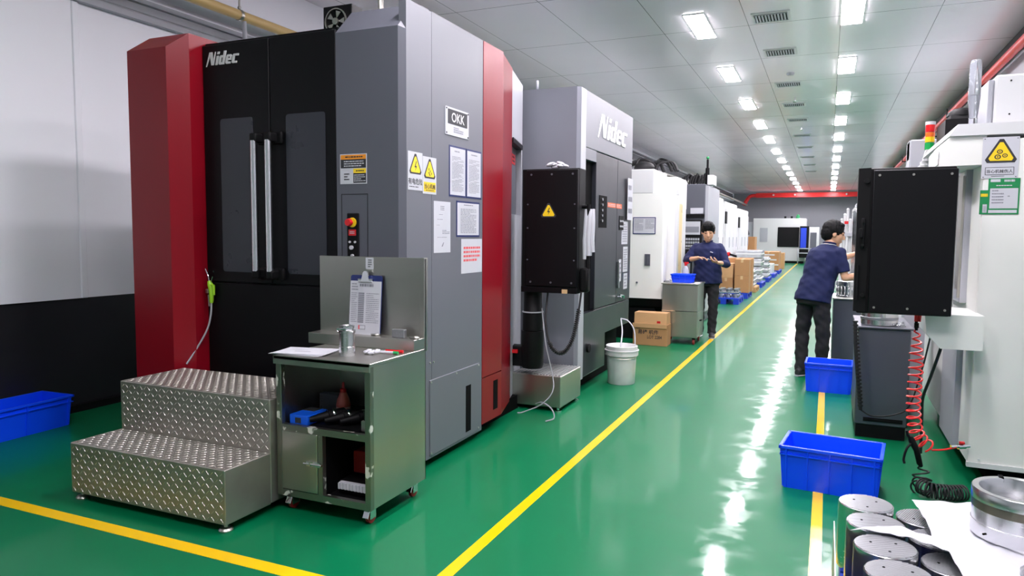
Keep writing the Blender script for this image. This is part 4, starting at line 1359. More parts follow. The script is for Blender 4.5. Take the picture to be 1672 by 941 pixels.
pallet('blue pallet holding bright metal parts beside the man at the cabinet', -2.45, -1.78, 16.75, 17.75, m_dblue)
for k in range(8):
    x, y = -2.35 + .16 * (k % 4), 16.95 + .32 * (k // 4)
    T = thing('metal_casting', 'bright metal casting, %s' % ['nearest the aisle corner'][0] if False else 'bright metal castings lying together on the near blue pallet', 'metal part', (x, y, .14), 'castings on the blue pallet')
    mb = MB(); mb.lathe([(0, .14), (.07, .14), (.07, .2), (.045, .22), (.045, .3), (.06, .31), (.06, .34), (0, .34)], (x, y), 12); obj('casting_body', mb, m_alu2, T)
    mb = MB(); mb.cyl((x - .08, y - .03, .25), (x + .08, y - .05, .25), .03, n=10); obj('casting_boss', mb, m_alu, T)
pallet('blue pallet under the tall brown carton stack', -2.5, -1.75, 18.4, 19.5, m_dblue)
nm = ['top', 'middle', 'bottom']
for c_, (a, b_, zt) in enumerate(((-2.45, -2.12, .86), (-2.08, -1.74, .97))):
    zs = (.142, .14 + (zt - .14) / 2, zt)
    for k in range(2):
        carton('brown carton %s of the %s column on the near carton stack' % (('at the foot', 'on top')[k], ('narrow inner', 'wide aisle-side')[c_]), a, b_, 18.45, 18.98, zs[k], zs[k + 1] - .003, [m_card, m_card2][k] if c_ == 0 else m_card)
carton('brown carton at the back of the near carton stack', -2.45, -1.72, 19.02, 19.45, .142, .98)
pallet('timber pallet under the white wrapped goods', -2.5, -1.75, 20.6, 21.7, m_wood)


def wrapped(label, x0, x1, y0, y1, z1, seed):
    r = random.Random(seed)
    T = thing('wrapped_load', label, 'wrapped goods', ((x0 + x1) / 2, (y0 + y1) / 2, .142), 'shrink-wrapped loads along the yellow line')
    n = 4
    h = (z1 - .142) / n
    mb = MB()
    for k in range(n):
        e = r.uniform(0, .03)
        mb.box(x0 + e, x1 - e, y0 + e, y1 - e, .142 + h * k, .142 + h * (k + 1) - .015, .03, 2)
    obj('goods', mb, m_wrap, T)
    mb = MB()
    for k in range(n):
        mb.box(x0 - .004, x1 + .004, y0 - .004, y1 + .004, .142 + h * (k + .4), .142 + h * (k + .6), .02, 2)
    obj('wrap_band', mb, m_white, T)


wrapped('white wrapped stack on the timber pallet', -2.45, -1.82, 20.65, 21.6, .62, 1)
pallet('blue pallet under the tall silver wrapped stack', -2.6, -1.75, 22.6, 23.9, m_dblue)
wrapped('tall silver wrapped stack after the timber pallet', -2.55, -1.8, 22.65, 23.8, 1.12, 2)
pallet('blue pallet under the lower silver wrapped stack', -2.6, -1.75, 25.4, 26.6, m_dblue)
wrapped('lower silver wrapped stack after the tall one', -2.5, -1.8, 25.45, 26.5, .85, 3)
pallet('far blue pallet carrying white boxes before the big cartons', -2.7, -1.75, 28.2, 29.6, m_dblue)
carton('white box on the far blue pallet', -2.6, -1.85, 28.3, 29.4, .142, .5, m_white)
pallet('blue pallet under the big far cartons', -4.3, -1.75, 31, 32.6, m_dblue)
for a, b_, z1, lab in ((-4.3, -3.5, 1.15, 'tall big carton on the far side of the big far cartons'), (-3.45, -2.65, .95, 'big carton with white tape in the middle of the far cartons'), (-2.6, -1.8, .9, 'big carton on the aisle side of the far cartons')):
    ct = carton(lab, a, b_, 31.05, 32.5, .142, z1)
    mb = MB()
    for k in range(3): mb.box(a + .05 + .1 * k, b_ - .08 * k, 31.044, 31.05, .35 + .2 * k, .4 + .2 * k)
    obj('white_tape', mb, m_white, ct, label='white tape strips')
carton('tall carton standing behind the big far cartons', -4.6, -3.0, 34, 35, .0, 1.5, m_card)
carton('small carton closing the far row beside the yellow line', -2.3, -1.85, 36, 36.8, 0, .75, m_card2)
T = thing('hand_truck', 'red-handled black pallet truck behind the cartons', 'pallet truck', (-2.4, 20.0, 0))
mb = MB(); mb.tube([(-2.56, 20.1, .9), (-2.45, 19.9, 1.07), (-2.2, 19.8, 1.0)], .03, 8); mb.box(-2.6, -2.5, 19.9, 20.3, 0.05, .92, .02); mb.box(-2.6, -2.2, 19.9, 20.3, .0, .1); obj('chassis', mb, m_black2, T)
mb = MB(); mb.cyl((-2.5, 19.92, 1.03), (-2.38, 19.86, 1.06), .055, n=10); obj('handle', mb, m_redp, T)
mb = MB(); mb.box(-2.55, -2.5, 24.1, 25.0, 0, .85, .01); mb.box(-2.55, -1.95, 24.1, 25, .8, .86); mb.box(-2.05, -2.0, 24.1, 24.15, 0, .8)
obj('work_bench', mb, m_dgray, label='dark work bench between the wrapped stacks and white cabinets', cat='bench')
mb = MB(); mb.box(-3.4, -2.9, 28.2, 28.6, .6, 2.1, .02); mb.box(-3.45, -2.85, 28.1, 28.7, 0, .62)
obj('dark_cabinet', mb, m_black2, label='dark upright cabinet at the end of the white cabinets', cat='cabinet')

# ============================================================ far machine
T = thing('machining_center', 'far white machine with large dark window at the end of the hall', 'machine', (-2.4, 45, 0))
mb = MB(); mb.box(-4.0, -1.15, 44, 45.8, .12, 2.55, .02); obj('body', mb, m_white, T)
mb = MB(); mb.box(-3.9, -1.25, 44.1, 45.7, 0, .14); obj('base', mb, m_black2, T)
mb = MB(); mb.box(-2.65, -1.5, 43.95, 44.02, .92, 2.05, .02); obj('window_panel', mb, m_black, T, label='large dark window')
mb = MB(); mb.box(-3.62, -3.2, 43.98, 44.01, 1.2, 2.0); obj('side_hatch', mb, m_lgray, T)
mb = MB(); mb.box(-1.45, -.98, 43.2, 43.9, .35, 2.1, .02); cp = obj('control_panel', mb, m_black2, T)
mb = MB(); mb.box(-1.4, -1.1, 43.16, 43.21, .9, 2.0); obj('screen', mb, pm('screen_blue', (20, 60, 200), .3), cp)
mb = MB(); mb.box(-.98, -.45, 43.3, 43.9, .4, 2.05, .02); cp = obj('side_panel', mb, m_white, T)
mb = MB(); mb.box(-.9, -.58, 43.26, 43.31, .8, 1.75); obj('side_window', mb, m_dgray, cp)
mb = MB()
for z in (.6, .85): mb.tube([(-1.5, 43.1, z), (-.7, 43.1, z)], .03, 8)
for x in (-1.5, -.7): mb.tube([(x, 43.1, 0), (x, 43.1, .85)], .03, 8)
obj('guard_rail', mb, m_lgray, T)
for x in (-2.3, -1.95):
    mb = MB(); mb.box(x - .06, x + .06, 44.5, 44.62, 2.55, 2.68); obj('lifting_block', mb, m_black2, T)
mb = MB(); mb.lathe([(0, 2.55), (.1, 2.55), (.1, 2.68), (.05, 2.78), (0, 2.8)], (-1.62, 44.5), 14); obj('green_beacon', mb, m_grn, T)
T = thing('poster_board', 'white poster board with dark oblong picture left of the far machine', 'poster', (-4.5, 44.2, .4))
mb = MB(); mb.box(-4.62, -4.05, 44.2, 44.25, .9, 2.35); obj('board', mb, m_paper, T)
mb = MB(frame((-4.3, 44.199, 1.6), 'front') @ M.Rotation(.3, 4, 'Z')); mb.box(-.1, .1, -.02, .5, 0, .003, .05, 2, only=[(1, 1, 0), (-1, 1, 0), (1, -1, 0), (-1, -1, 0)]); obj('picture', mb, m_dgray, T)
mb = MB(); mb.box(-4.6, -4.56, 44.25, 44.3, 0, 1.0); mb.box(-4.11, -4.07, 44.25, 44.3, 0, 1.0); obj('stand', mb, m_dgray, T)
mb = MB(); mb.box(-4.9, -4.1, 40, 41, 0, .75, .02); mb.m = 1; mb.box(-4.95, -4.05, 39.9, 41.05, .75, .82)
obj('tool_chest', mb, [m_black2, m_redp], label='dark chest with red top left of the big far cartons', cat='chest')
mb = MB(); mb.box(-.2, -.1, 47.97, 48, 2.0, 2.14); obj('wall_switch', mb, m_black2, label='small black box on the gray far wall', cat='switch')
# ============================================================ white machine on the right
RX, RY = .845, 5.15
T = thing('machining_center', 'cream white machine with gear hazard sign above a green card', 'machine', (1.4, 6, 0))
mb = MB(); mb.box(RX, 2.0, RY, RY + .35, .15, 2.14, .006); obj('front_column', mb, m_cream, T)
mb = MB(); mb.box(RX + .01, 2.0, RY + .35, 7.6, .15, 2.1); obj('body', mb, m_cream, T)
mb = MB(); mb.box(RX - .035, RX + .01, RY + .36, RY + .95, .15, .86); mb.box(RX - .035, RX + .01, RY + .36, RY + .95, 1.12, 2.0); obj('side_cover', mb, m_lgray, T)
mb = MB(); mb.box(RX - .036, RX - .034, RY + .42, RY + .6, 1.2, 1.98); mb.box(RX - .05, RX - .034, RY + .37, RY + .4, 1.15, 1.95); obj('side_rail', mb, m_steel, T)
mb = MB(); mb.box(.98, 1.95, RY + .2, 7.5, 0, .15); obj('plinth', mb, m_void, T)
mb = MB(); mb.box(RX - .004, 2.0, RY - .012, RY + .02, .13, .16); mb.cyl((RX + .06, RY - .013, .18), (RX + .06, RY, .18), .006, n=8); obj('bottom_lip', mb, m_white, T)
# hood that overhangs to the aisle
mb = MB()
mb.prism([(RX + .01, 1.99), (.62, 1.985), (.62, 2.1), (.70, 2.215), (RX + .01, 2.215)], 'y', RY + .01, RY + .62)
hd = obj('hood', mb, m_cream, T)
mb = MB()
mb.prism([(.655, 2.165), (.70, 2.235), (2.0, 2.235), (2.0, 2.165)], 'y', RY - .01, RY + 1.4); obj('hood_roof', mb, m_white, T)
mb = MB(); mb.box(.614, .622, RY + .1, RY + .5, 2.005, 2.085, .002); obj('hood_window', mb, m_alu, hd)
mb = MB(); mb.box(.90, 1.8, RY + .12, RY + .8, 2.235, 2.54, .012); bx = obj('top_box', mb, m_white, T)
mb = MB(); mb.box(.868, .9, RY + .14, RY + .7, 2.235, 2.515, .004); mb.box(.884, .89, RY + .13, RY + .14, 2.24, 2.5); obj('box_lid', mb, m_lgray, bx)
mb = MB()
for z in (2.3, 2.5): mb.cyl((.98, RY + .115, z), (.98, RY + .12, z), .005, n=8)
obj('screws', mb, m_black2, bx)
# ledge that carries the pendant
mb = MB(); mb.prism([(.55, 1.09), (RX + .01, 1.09), (RX + .01, .885), (.64, .885), (.565, .97)], 'y', 4.93, RY + .3); obj('ledge_arm', mb, m_cream, T)
# signs
def gears(mb, cx, cy, s):
    def g(z):
        for a, b_, r in ((-.1, .28, .22), (-.24, -.16, .24), (.28, -.06, .2)):
            n = 20
            o = [(cx + (a + r * math.cos(2 * PI * k / n)) * s, cy + (b_ + r * math.sin(2 * PI * k / n) * .85) * s) for k in range(n)]
            i_ = [(cx + (a + r * .62 * math.cos(2 * PI * k / n)) * s, cy + (b_ + r * .62 * math.sin(2 * PI * k / n) * .85) * s) for k in range(n)]
            for k in range(n):
                mb.quad(*[(p[0], p[1], z) for p in (o[k], o[(k + 1) % n], i_[(k + 1) % n], i_[k])])
            mb.poly([(cx + (a + r * .25 * math.cos(2 * PI * k / 8)) * s, cy + (b_ + r * .25 * math.sin(2 * PI * k / 8)) * s) for k in range(8)], z)
    return g


mb = MB(frame((RX - .012, RY - .001, 1.905), 'front'))
mb.box(0, .185, 0, .245, 0, .003)
tri_warn(mb, .095, .145, .088, .004, gears(mb, .095, .138, .07))
mb.m = 1; mb.rect(.018, .02, .165, .066, .004); mb.m = 0; mb.rect(.021, .023, .162, .063, .0046)
mb.m = 1; mb.text('当心机械伤人', .0915, .033, .0165, .0052, bold=.02); mb.lines(.05, .01, .14, .014, 1, .004, 3, .7, False)
for x, y in ((.01, .235), (.175, .235), (.01, .008), (.175, .008)): mb.cyl((x, y, .003), (x, y, .005), .003, n=8)
obj('warning_sign', mb, [m_paper, m_ink, m_yel], label='white sign with yellow gear hazard triangle on the cream machine', cat='sign')
mb = MB(frame((.833, RY - .001, 1.69), 'front'))
mb.box(.04, .2, 0, .215, 0, .003); mb.box(0, .05, .0, .145, 0, .002)
mb.m = 1; mb.rect(.05, .035, .192, .155, .004); mb.rect(.046, .008, .19, .026, .004); mb.rect(.05, .193, .1, .21, .004); mb.rect(.016, .01, .038, .06, .003)
mb.lines(.12, .192, .19, .208, 1, .004, 3, .8); mb.lines(.08, .168, .16, .175, 1, .004, 5, .8)
mb.m = 2; mb.lines(.06, .06, .12, .15, 5, .005, 4, .35); mb.lines(.14, .1, .16, .115, 1, .005, 4); mb.lines(.02, .015, .034, .05, 3, .004, 7)
mb.m = 3; mb.lines(.004, .105, .04, .125, 1, .003, 5, .9)
obj('inspection_card', mb, [m_grn, m_paper, m_inkg, m_yel], label='green inspection card below the gear hazard sign', cat='card')
# glass float tube on the roof
T5 = thing('sight_tube', 'tall clear plastic tube standing on the cream machine roof', 'tube', (.8, RY + .15, 2.235))
c = (.8, RY + .16)
mb = MB(); mb.lathe([(.022, 2.29), (.03, 2.37), (.034, 2.42), (.032, 2.62), (.026, 2.645), (0, 2.65), (0, 2.645), (.024, 2.638), (.029, 2.62), (.031, 2.42), (.027, 2.37), (.019, 2.29)], c, 24); obj('tube_wall', mb, m_clear, T5)
mb = MB(); mb.lathe([(0, 2.236), (.036, 2.236), (.036, 2.242), (.024, 2.244), (.024, 2.29), (0, 2.29)], c, 20); obj('tube_socket', mb, m_clear, T5)
mb = MB(); mb.lathe([(0, 2.29), (.016, 2.29), (.024, 2.38), (.018, 2.43), (0, 2.44)], c, 16); obj('inner_float', mb, m_clear, T5)
mb = MB(); mb.box(.74, 1.1, 6.0, 6.5, 2.236, 2.42, .03); mb.ball((.85, 6.1, 2.42), (.1, .08, .06), 12); mb.box(.9, 1.3, 6.1, 6.14, 2.4, 2.46)
obj('pump_unit', mb, m_black2, label='black pump unit on the cream machine roof behind the clear tube', cat='pump')
# stack light
T6 = thing('signal_tower', 'red, yellow and green signal light above the black panel', 'signal light', (.73, 6.6, 2.12))
mb = MB(); mb.box(.64, .84, 6.5, 6.72, 1.2, 2.12, .006); mb.box(.655, .77, 6.55, 6.67, 2.12, 2.15); mb.prism([(.665, 2.15), (.755, 2.15), (.735, 2.24), (.685, 2.24)], 'y', 6.57, 6.65); obj('stand', mb, m_white, T6)
c = (.71, 6.61)
for k, (mt, nm_) in enumerate(((pm('lens_green', (20, 150, 70), .25), 'green'), (pm('lens_yellow', (240, 200, 30), .25), 'yellow'), (pm('lens_amber', (235, 110, 40), .25), 'amber'), (pm('lens_red', (220, 24, 28), .25), 'red'))):
    z = 2.24 + [0, .06, .1, .14][k]; z2 = 2.24 + [.055, .1, .135, .195][k]
    mb = MB(); mb.lathe([(0, z), (.034, z), (.034, z2), (0, z2)], c, 18); obj('lens', mb, mt, T6, label=nm_ + ' lens')
mb = MB(); mb.lathe([(0, 2.435), (.036, 2.435), (.036, 2.46), (0, 2.462)], c, 18); obj('cap', mb, m_white, T6)
mb = MB(); mb.box(.6, .8, 6.9, 7.2, 1.9, 2.36, .01); mb.box(.6, 1.2, 6.95, 7.15, 2.2, 2.36)
mb.box(.62, .78, 6.92, 7.18, 0, 1.9)
obj('post_cover', mb, m_lgray, label='light gray boxed post behind the signal light', cat='post')

# black control pendant seen from its back
T = thing('control_pendant', 'black control pendant in front of the cream machine, screwed back cover facing out', 'control box', (.4, 4.78, 1.09))
mb = MB(); mb.box(.17, .66, 4.79, 4.92, 1.09, 1.955, .01, 2)
mb.prism([(.155, 4.80), (.22, 4.77), (.22, 4.9), (.155, 4.9)], 'z', 1.1, 1.955); obj('housing', mb, m_black2, T)
mb = MB(); mb.box(.232, .664, 4.762, 4.8, 1.095, 1.94, .006, 2); bc = obj('back_cover', mb, m_black, T)
mb = MB()
for x in (.265, .44, .63):
    for z in (1.13, 1.91): mb.cyl((x, 4.763, z), (x, 4.757, z), .007, n=8)
obj('screws', mb, m_steel, bc)
mb = MB()
for k in range(8): mb.cyl((.668, 4.83, 1.2 + .09 * k), (.676, 4.83, 1.2 + .09 * k), .01, n=8)
mb.box(.664, .672, 4.8, 4.86, 1.15, 1.9); obj('hinge_strip', mb, m_steel, T)
mb = MB(); mb.box(.178, .2, 4.765, 4.8, 1.48, 1.66, .008, 2); mb.box(.168, .19, 4.745, 4.77, 1.54, 1.6, .006, 2); mb.cyl((.19, 4.75, 1.64), (.19, 4.765, 1.64), .008, n=10); mb.cyl((.19, 4.75, 1.5), (.19, 4.765, 1.5), .008, n=10)
mb.box(.168, .175, 4.78, 4.8, 1.17, 1.38); mb.cyl((.2, 4.76, 1.88), (.2, 4.775, 1.88), .016, n=12); mb.cyl((.2, 4.76, 1.2), (.2, 4.775, 1.2), .012, n=12)
obj('latch', mb, m_black2, T)
mb = MB(); mb.box(.6, .65, 4.93, 5.1, 1.09, 1.2); obj('mount_bracket', mb, m_dgray, T)

# gray bench cabinet with parts on it
T = thing('steel_cabinet', 'dark stainless cabinet under the black control pendant', 'cabinet', (.46, 6.5, 0))
m_bench = pm('steel_dark', (96, 98, 106), .42, metal=.6, var=.15, scale=4)
mb = MB(); mb.box(.24, .6, 6.1, 6.9, .1, .85, .008); mb.box(.225, .615, 6.08, 6.92, .85, .865, .003); obj('cabinet_body', mb, m_bench, T)
mb = MB(); mb.box(.25, .59, 6.11, 6.88, 0, .1); obj('plinth', mb, m_black2, T)
mb = MB(); mb.box(.3, .57, 6.094, 6.1, .13, .16); mb.box(.305, .565, 6.09, 6.095, .14, .15); obj('slot_strip', mb, m_black2, T)
T = thing('aluminium_ring', 'shiny aluminium cylinder on the dark cabinet under the black pendant', 'metal part', (.39, 6.25, .866))
mb = MB(); mb.lathe([(.0, .866), (.125, .866), (.13, .872), (.13, 1.02), (.12, 1.025), (.1, 1.02), (.1, .9), (0, .9)], (.39, 6.25), 40); obj('ring_body', mb, m_alu, T)
mb = MB(); mb.lathe([(.131, .91), (.134, .912), (.134, .93), (.131, .932)], (.39, 6.25), 40, closed=True); obj('ring_step', mb, m_alu2, T)
mb = MB()
for k in range(4): mb.tube([(.5 + .02 * k, 6.16, .872), (.56, 6.24 + .04 * k, .88)], .008, 6)
mb.box(.53, .56, 6.15, 6.3, .866, .885)
obj('wrench_set', mb, m_chrome, label='bright hand tools lying beside the aluminium cylinder', cat='tools', kind='stuff')
mb = MB(); mb.tube(spline([(.215, 6.02, .9), (.225, 6.0, .7), (.25, 5.99, .45), (.275, 5.97, .24)], 6), .013, 8); mb.tube(spline([(.275, 5.97, .24), (.36, 5.98, .2), (.5, 6.0, .22), (.6, 6.0, .3), (.66, 5.9, .6), (.68, 5.7, .88)], 8), .006, 6)
for k in range(24):
    t_ = k / 24; p = V((.215, 6.02, .9)).lerp(V((.275, 5.97, .24)), t_); mb.tube([p, p + V((0, 0, .012))], .019, 8)
obj('spiral_cable', mb, m_rub, label='black ribbed cable hanging down the dark cabinet corner', cat='cable')
mb = MB(); mb.tube(spline([(.7, 5.3, .885), (.69, 5.35, .8), (.66, 5.45, .62), (.64, 5.6, .45), (.65, 5.7, .3), (.66, 5.75, .02)], 8), .01, 8); mb.lathe([(0, .84), (.022, .85), (.028, .885), (0, .885)], (.7, 5.3), 12)
obj('power_cable', mb, m_rub, label='black cable dropping from under the cream ledge', cat='cable')
# red coil hose, valve, air gun and black coil
T = thing('air_hose', 'red coiled air hose hanging between pendant and cream machine', 'hose', (.5, 5.0, .25))
mb = MB(); pth = [(.515, 4.95, .985), (.52, 4.95, .75), (.52, 4.97, .5), (.55, 5.0, .34), (.62, 5.02, .255)]
mb.tube(coil(pth, lambda t: .012 + .026 * min(1, t * 5), 17, n=16), .0055, 6)
pc = spline([(.635, 5.02, .24), (.7, 5.04, .245), (.77, 5.06, .265)], 8); mb.tube(pc, .006, 8); obj('coil', mb, m_hose, T)
mb = MB(); mb.cyl((.51, 4.95, 1.04), (.512, 4.95, .985), .009, n=10); mb.cyl((.512, 4.95, 1.03), (.512, 4.95, 1.0), .013, n=10); obj('coupling', mb, m_black2, T)
mb = MB(); mb.cyl((.51, 4.95, 1.15), (.51, 4.95, 1.04), .012, n=10); mb.cyl((.53, 4.94, 1.12), (.525, 4.94, 1.04), .008, n=8); obj('hose_tail', mb, m_hose, T)
mb = MB(); mb.cyl((.74, 5.055, .265), (.845, 5.1, .27), .011, n=12); mb.cyl((.78, 5.07, .267), (.82, 5.09, .268), .017, n=12); v_ = obj('valve', mb, m_chrome, T)
mb = MB(); mb.box(.785, .815, 5.06, 5.085, .285, .3, .003); obj('valve_lever', mb, m_redp, v_)
T = thing('air_gun', 'black air gun hanging under the red coiled hose', 'air gun', (.53, 4.95, .0))
mb = MB(); mb.loft([((.505, 4.93, .335), .012), ((.515, 4.935, .31), .02), ((.545, 4.94, .25), .018), ((.565, 4.945, .17), .017), ((.575, 4.95, .15), .011)], 10); mb.tube([(.515, 4.93, .31), (.49, 4.92, .345), (.485, 4.92, .37)], .008, 8); obj('gun_body', mb, m_black2, T)
mb = MB(); mb.tube(spline([(.52, 4.93, .3), (.49, 4.915, .26), (.475, 4.905, .2), (.48, 4.9, .17)], 6), .007, 8); obj('trigger', mb, m_black2, T)
mb = MB(); mb.tube(coil([(.575, 4.95, .15), (.58, 4.92, .07), (.56, 4.85, .03)], lambda t: .01 + .04 * min(1, 4 * t), 3.6, n=16), .0055, 6)
mb.tube(coil([(.56, 4.85, .06), (.62, 4.8, .055), (.72, 4.82, .05), (.8, 4.86, .05)], .042, 15, n=14), .0055, 6); obj('coil_hose', mb, m_rub, T)

# second bench with part, far white machine on this side
T = thing('steel_cabinet', 'dark cabinet beside the standing man holding the ribbed aluminium part', 'cabinet', (.25, 9.4, 0))
mb = MB(); mb.box(.085, .6, 9.0, 9.7, .06, .83, .01); obj('cabinet_body', mb, m_bench, T)
mb = MB(); mb.box(.1, .59, 9.05, 9.65, 0, .06); obj('plinth', mb, m_black2, T)
mb = MB(); mb.box(.075, .61, 8.98, 9.72, .83, .85, .004); obj('worktop', mb, m_steel, T)
for x in (.1, .33):
    pass
T = thing('aluminium_ring', 'ribbed aluminium cylinder on the cabinet beside the standing man', 'metal part', (.24, 9.2, .85))
mb = MB(); mb.lathe([(0, .85), (.13, .85), (.13, .87), (.125, .875), (.125, .98), (.13, .985), (.13, 1.03), (.11, 1.035), (0, 1.035)], (.24, 9.2), 36); obj('ring_body', mb, m_alu, T)
mb = MB()
for k in range(20):
    a = 2 * PI * k / 20; mb.cyl((.24 + .127 * math.cos(a), 9.2 + .127 * math.sin(a), .88), (.24 + .127 * math.cos(a), 9.2 + .127 * math.sin(a), .975), .006, n=6)
obj('ring_ribs', mb, m_chrome, T)
T = thing('machining_center', 'white machine with upright rods beyond the standing man', 'machine', (.9, 12, 0))
mb = MB(); mb.box(.4, 1.9, 11.2, 13.6, .1, 2.1, .02); mb.box(.36, .4, 11.3, 13.5, .8, 2.0); obj('body', mb, m_white, T)
mb = MB(); mb.box(.45, 1.85, 11.3, 13.5, 0, .1); obj('base', mb, m_black2, T)
for k in range(6):
    mb = MB(); z = 1.78 + .07 * (k % 3); mb.cyl((.17 + .035 * k, 11.0 + .03 * (k % 2), .9), (.17 + .035 * k, 11.0 + .03 * (k % 2), z), .017, n=8); mb.ball((.17 + .035 * k, 11.0 + .03 * (k % 2), z), .02, 8); obj('rod', mb, m_white, T)
mb = MB(); mb.box(.12, .42, 10.96, 11.2, .84, .92, .01); mb.box(.12, .42, 10.98, 11.2, 1.55, 1.6); mb.box(.15, .4, 11.08, 11.2, .1, .85); obj('rod_shelf', mb, m_lgray, T)
mb = MB(); mb.box(.3, .34, 10.93, 10.97, .92, 1.9, .004); mb.box(.33, .36, 10.9, 10.95, .9, 1.88); obj('guard_post', mb, m_chrome, T)
mb = MB(); mb.box(.2, .25, 10.93, 10.96, 1.72, 1.76); obj('red_tag', mb, m_redp, T)

# ============================================================ aluminium discs on the near pallet
T = pallet('blue pallet under the aluminium discs in the near corner', .1, 1.0, 2.2, 3.45, m_dblue, None)
def disc(label, x, y, zt, rot):
    T = thing('aluminium_disc', label, 'metal part', (x, y, .142), 'aluminium discs on the near pallet')
    mb = MB(); mb.lathe([(0, 0), (.104, 0), (.106, .003), (.106, zt - .145), (.103, zt - .142), (0, zt - .142)], (0, 0), 48)
    b = obj('disc_body', mb, m_alu, T, local=True)
    mb = MB()
    for k in range(27):
        q = -.098 + .0075 * k
        if abs(q) >= .1: continue
        hl = math.sqrt(.101 ** 2 - q * q)
        mb.box(-hl, hl, q - .0022, q + .0022, zt - .143, zt - .1405)
    obj('milled_lines', mb, m_alu2, T, local=True)
    mb = MB()
    for k in range(3):
        a = 2 * PI * k / 3 + .4; mb.cyl((.05 * math.cos(a), .05 * math.sin(a), zt - .143), (.05 * math.cos(a), .05 * math.sin(a), zt - .1398), .005, n=10)
    obj('bolt_holes', mb, m_void, T, local=True)
    T.rotation_euler = (0, 0, rot)


ZD = .42
for x, y, r, lab in ((.19, 3.335, .2, 'aluminium disc at the far corner of the near pallet, nearest the blue crate'), (.215, 3.115, .5, 'aluminium disc second from the blue crate in the outer row'), (.235, 2.89, .35, 'aluminium disc third from the blue crate in the outer row'),
                     (.26, 2.67, .1, 'aluminium disc at the bottom edge of the outer row'), (.41, 3.335, 1.2, 'aluminium disc touching the far edge of the white paper'), (.435, 3.115, .9, 'aluminium disc half under the white paper flap'),
                     (.455, 2.89, .7, 'aluminium disc showing beside the ragged paper edge'), (.475, 2.67, .3, 'aluminium disc of the inner row at the bottom edge')):
    disc(lab, x, y, ZD - (.03 if x > .4 else 0), r)
for x, y, lab in ((.66, 3.27, 'aluminium disc under the white paper, below the far side of the large ring'), (.7, 3.02, 'aluminium disc under the white paper, below the near side of the large ring')):
    disc(lab, x, y, ZD - .012, .3)
# steel edge guard at the pallet's side
mb = MB(); mb.prism([(.055, 0), (.06, 0), (.085, .36), (.08, .36)], 'y', 2.3, 3.28)
mb = MB(); mb.box(.066, .07, 2.3, 3.2, .0, .37); obj('edge_guard', mb, m_steel, label='thin steel sheet standing along the near pallet edge', cat='metal sheet')
# paper draped over the discs
def paper_sheet_mesh(outline, z0, seed, name, label):
    """flat sheet over the discs: grid clipped to an outline, with soft waves and a falling edge"""
    r = random.Random(seed)
    ph = [r.uniform(0, 6) for _ in range(6)]
    def hgt(x, y):
        return z0 + .006 * math.sin(x * 22 + ph[0]) * math.sin(y * 17 + ph[1]) + .004 * math.sin(x * 40 + y * 31 + ph[2]) + .003 * math.sin(x * 71 - y * 50 + ph[3])
    bm = bmesh.new()
    vs = [bm.verts.new((x, y, 0)) for x, y in outline]
    bm.faces.new(vs)
    bmesh.ops.triangulate(bm, faces=bm.faces[:])
    for _ in range(5):
        bmesh.ops.subdivide_edges(bm, edges=[e for e in bm.edges if e.calc_length() > .03], cuts=1)
        bmesh.ops.triangulate(bm, faces=bm.faces[:])
    for v in bm.verts: v.co.z = hgt(v.co.x, v.co.y)
    for f in bm.faces: f.smooth = True
    mb = MB(); mb.bm.free(); mb.bm = bm
    o = obj(name, mb, m_paper, label=label, cat='paper', ang=80)
    md = o.modifiers.new('thickness', 'SOLIDIFY'); md.thickness = .0012
    return o


paper_sheet_mesh([(.37, 3.43), (.7, 3.5), (1.0, 3.45), (1.0, 2.2), (.52, 2.2), (.47, 2.62), (.44, 2.8), (.43, 2.9), (.31, 2.97), (.2, 2.99), (.12, 2.985), (.22, 3.05), (.3, 3.06), (.4, 3.04), (.395, 3.2)], ZD + .014, 4, 'paper_sheet', 'large white paper spread over the aluminium discs')
ZR = ZD + .028
T = thing('aluminium_ring', 'large hollow aluminium ring standing on the white paper', 'metal part', (.70, 3.12, ZR))
c = (.695, 3.13); r_ = .16
mb = MB(); mb.lathe([(r_, ZR), (r_, ZR + .05), (r_ - .002, ZR + .052), (r_ - .002, ZR + .13), (r_ + .002, ZR + .132), (r_ + .002, ZR + .168), (r_ - .001, ZR + .172), (r_ - .022, ZR + .172), (r_ - .025, ZR + .168), (r_ - .025, ZR)], c, 56, closed=True); obj('ring_body', mb, m_alu, T)
mb = MB(); mb.lathe([(r_ - .0015, ZR + .1), (r_ + .0005, ZR + .1), (r_ + .0005, ZR + .13), (r_ - .0015, ZR + .13)], c, 56, closed=True); obj('ring_groove', mb, pm('oil_dark_alu', (120, 116, 104), .35, metal=1., var=.25, scale=12), T)
mb = MB(); mb.box(c[0] - .05, c[0] - .035, c[1] + r_ - .03, c[1] + r_ + .005, ZR + .155, ZR + .175); mb.cyl((c[0] - .13, c[1] - .0935, ZR + .02), (c[0] - .135, c[1] - .098, ZR + .02), .004, n=8); obj('ring_notch', mb, m_void, T)
mb = MB(); mb.lathe([(.05, ZR + .0), (.075, ZR), (.08, ZR + .012), (.08, ZR + .03), (.07, ZR + .04), (.055, ZR + .04), (.05, ZR + .03)], (.69, 2.72), 32, closed=True)
obj('plastic_ring', mb, m_clear, label='clear plastic ring lying on the white paper', cat='ring')
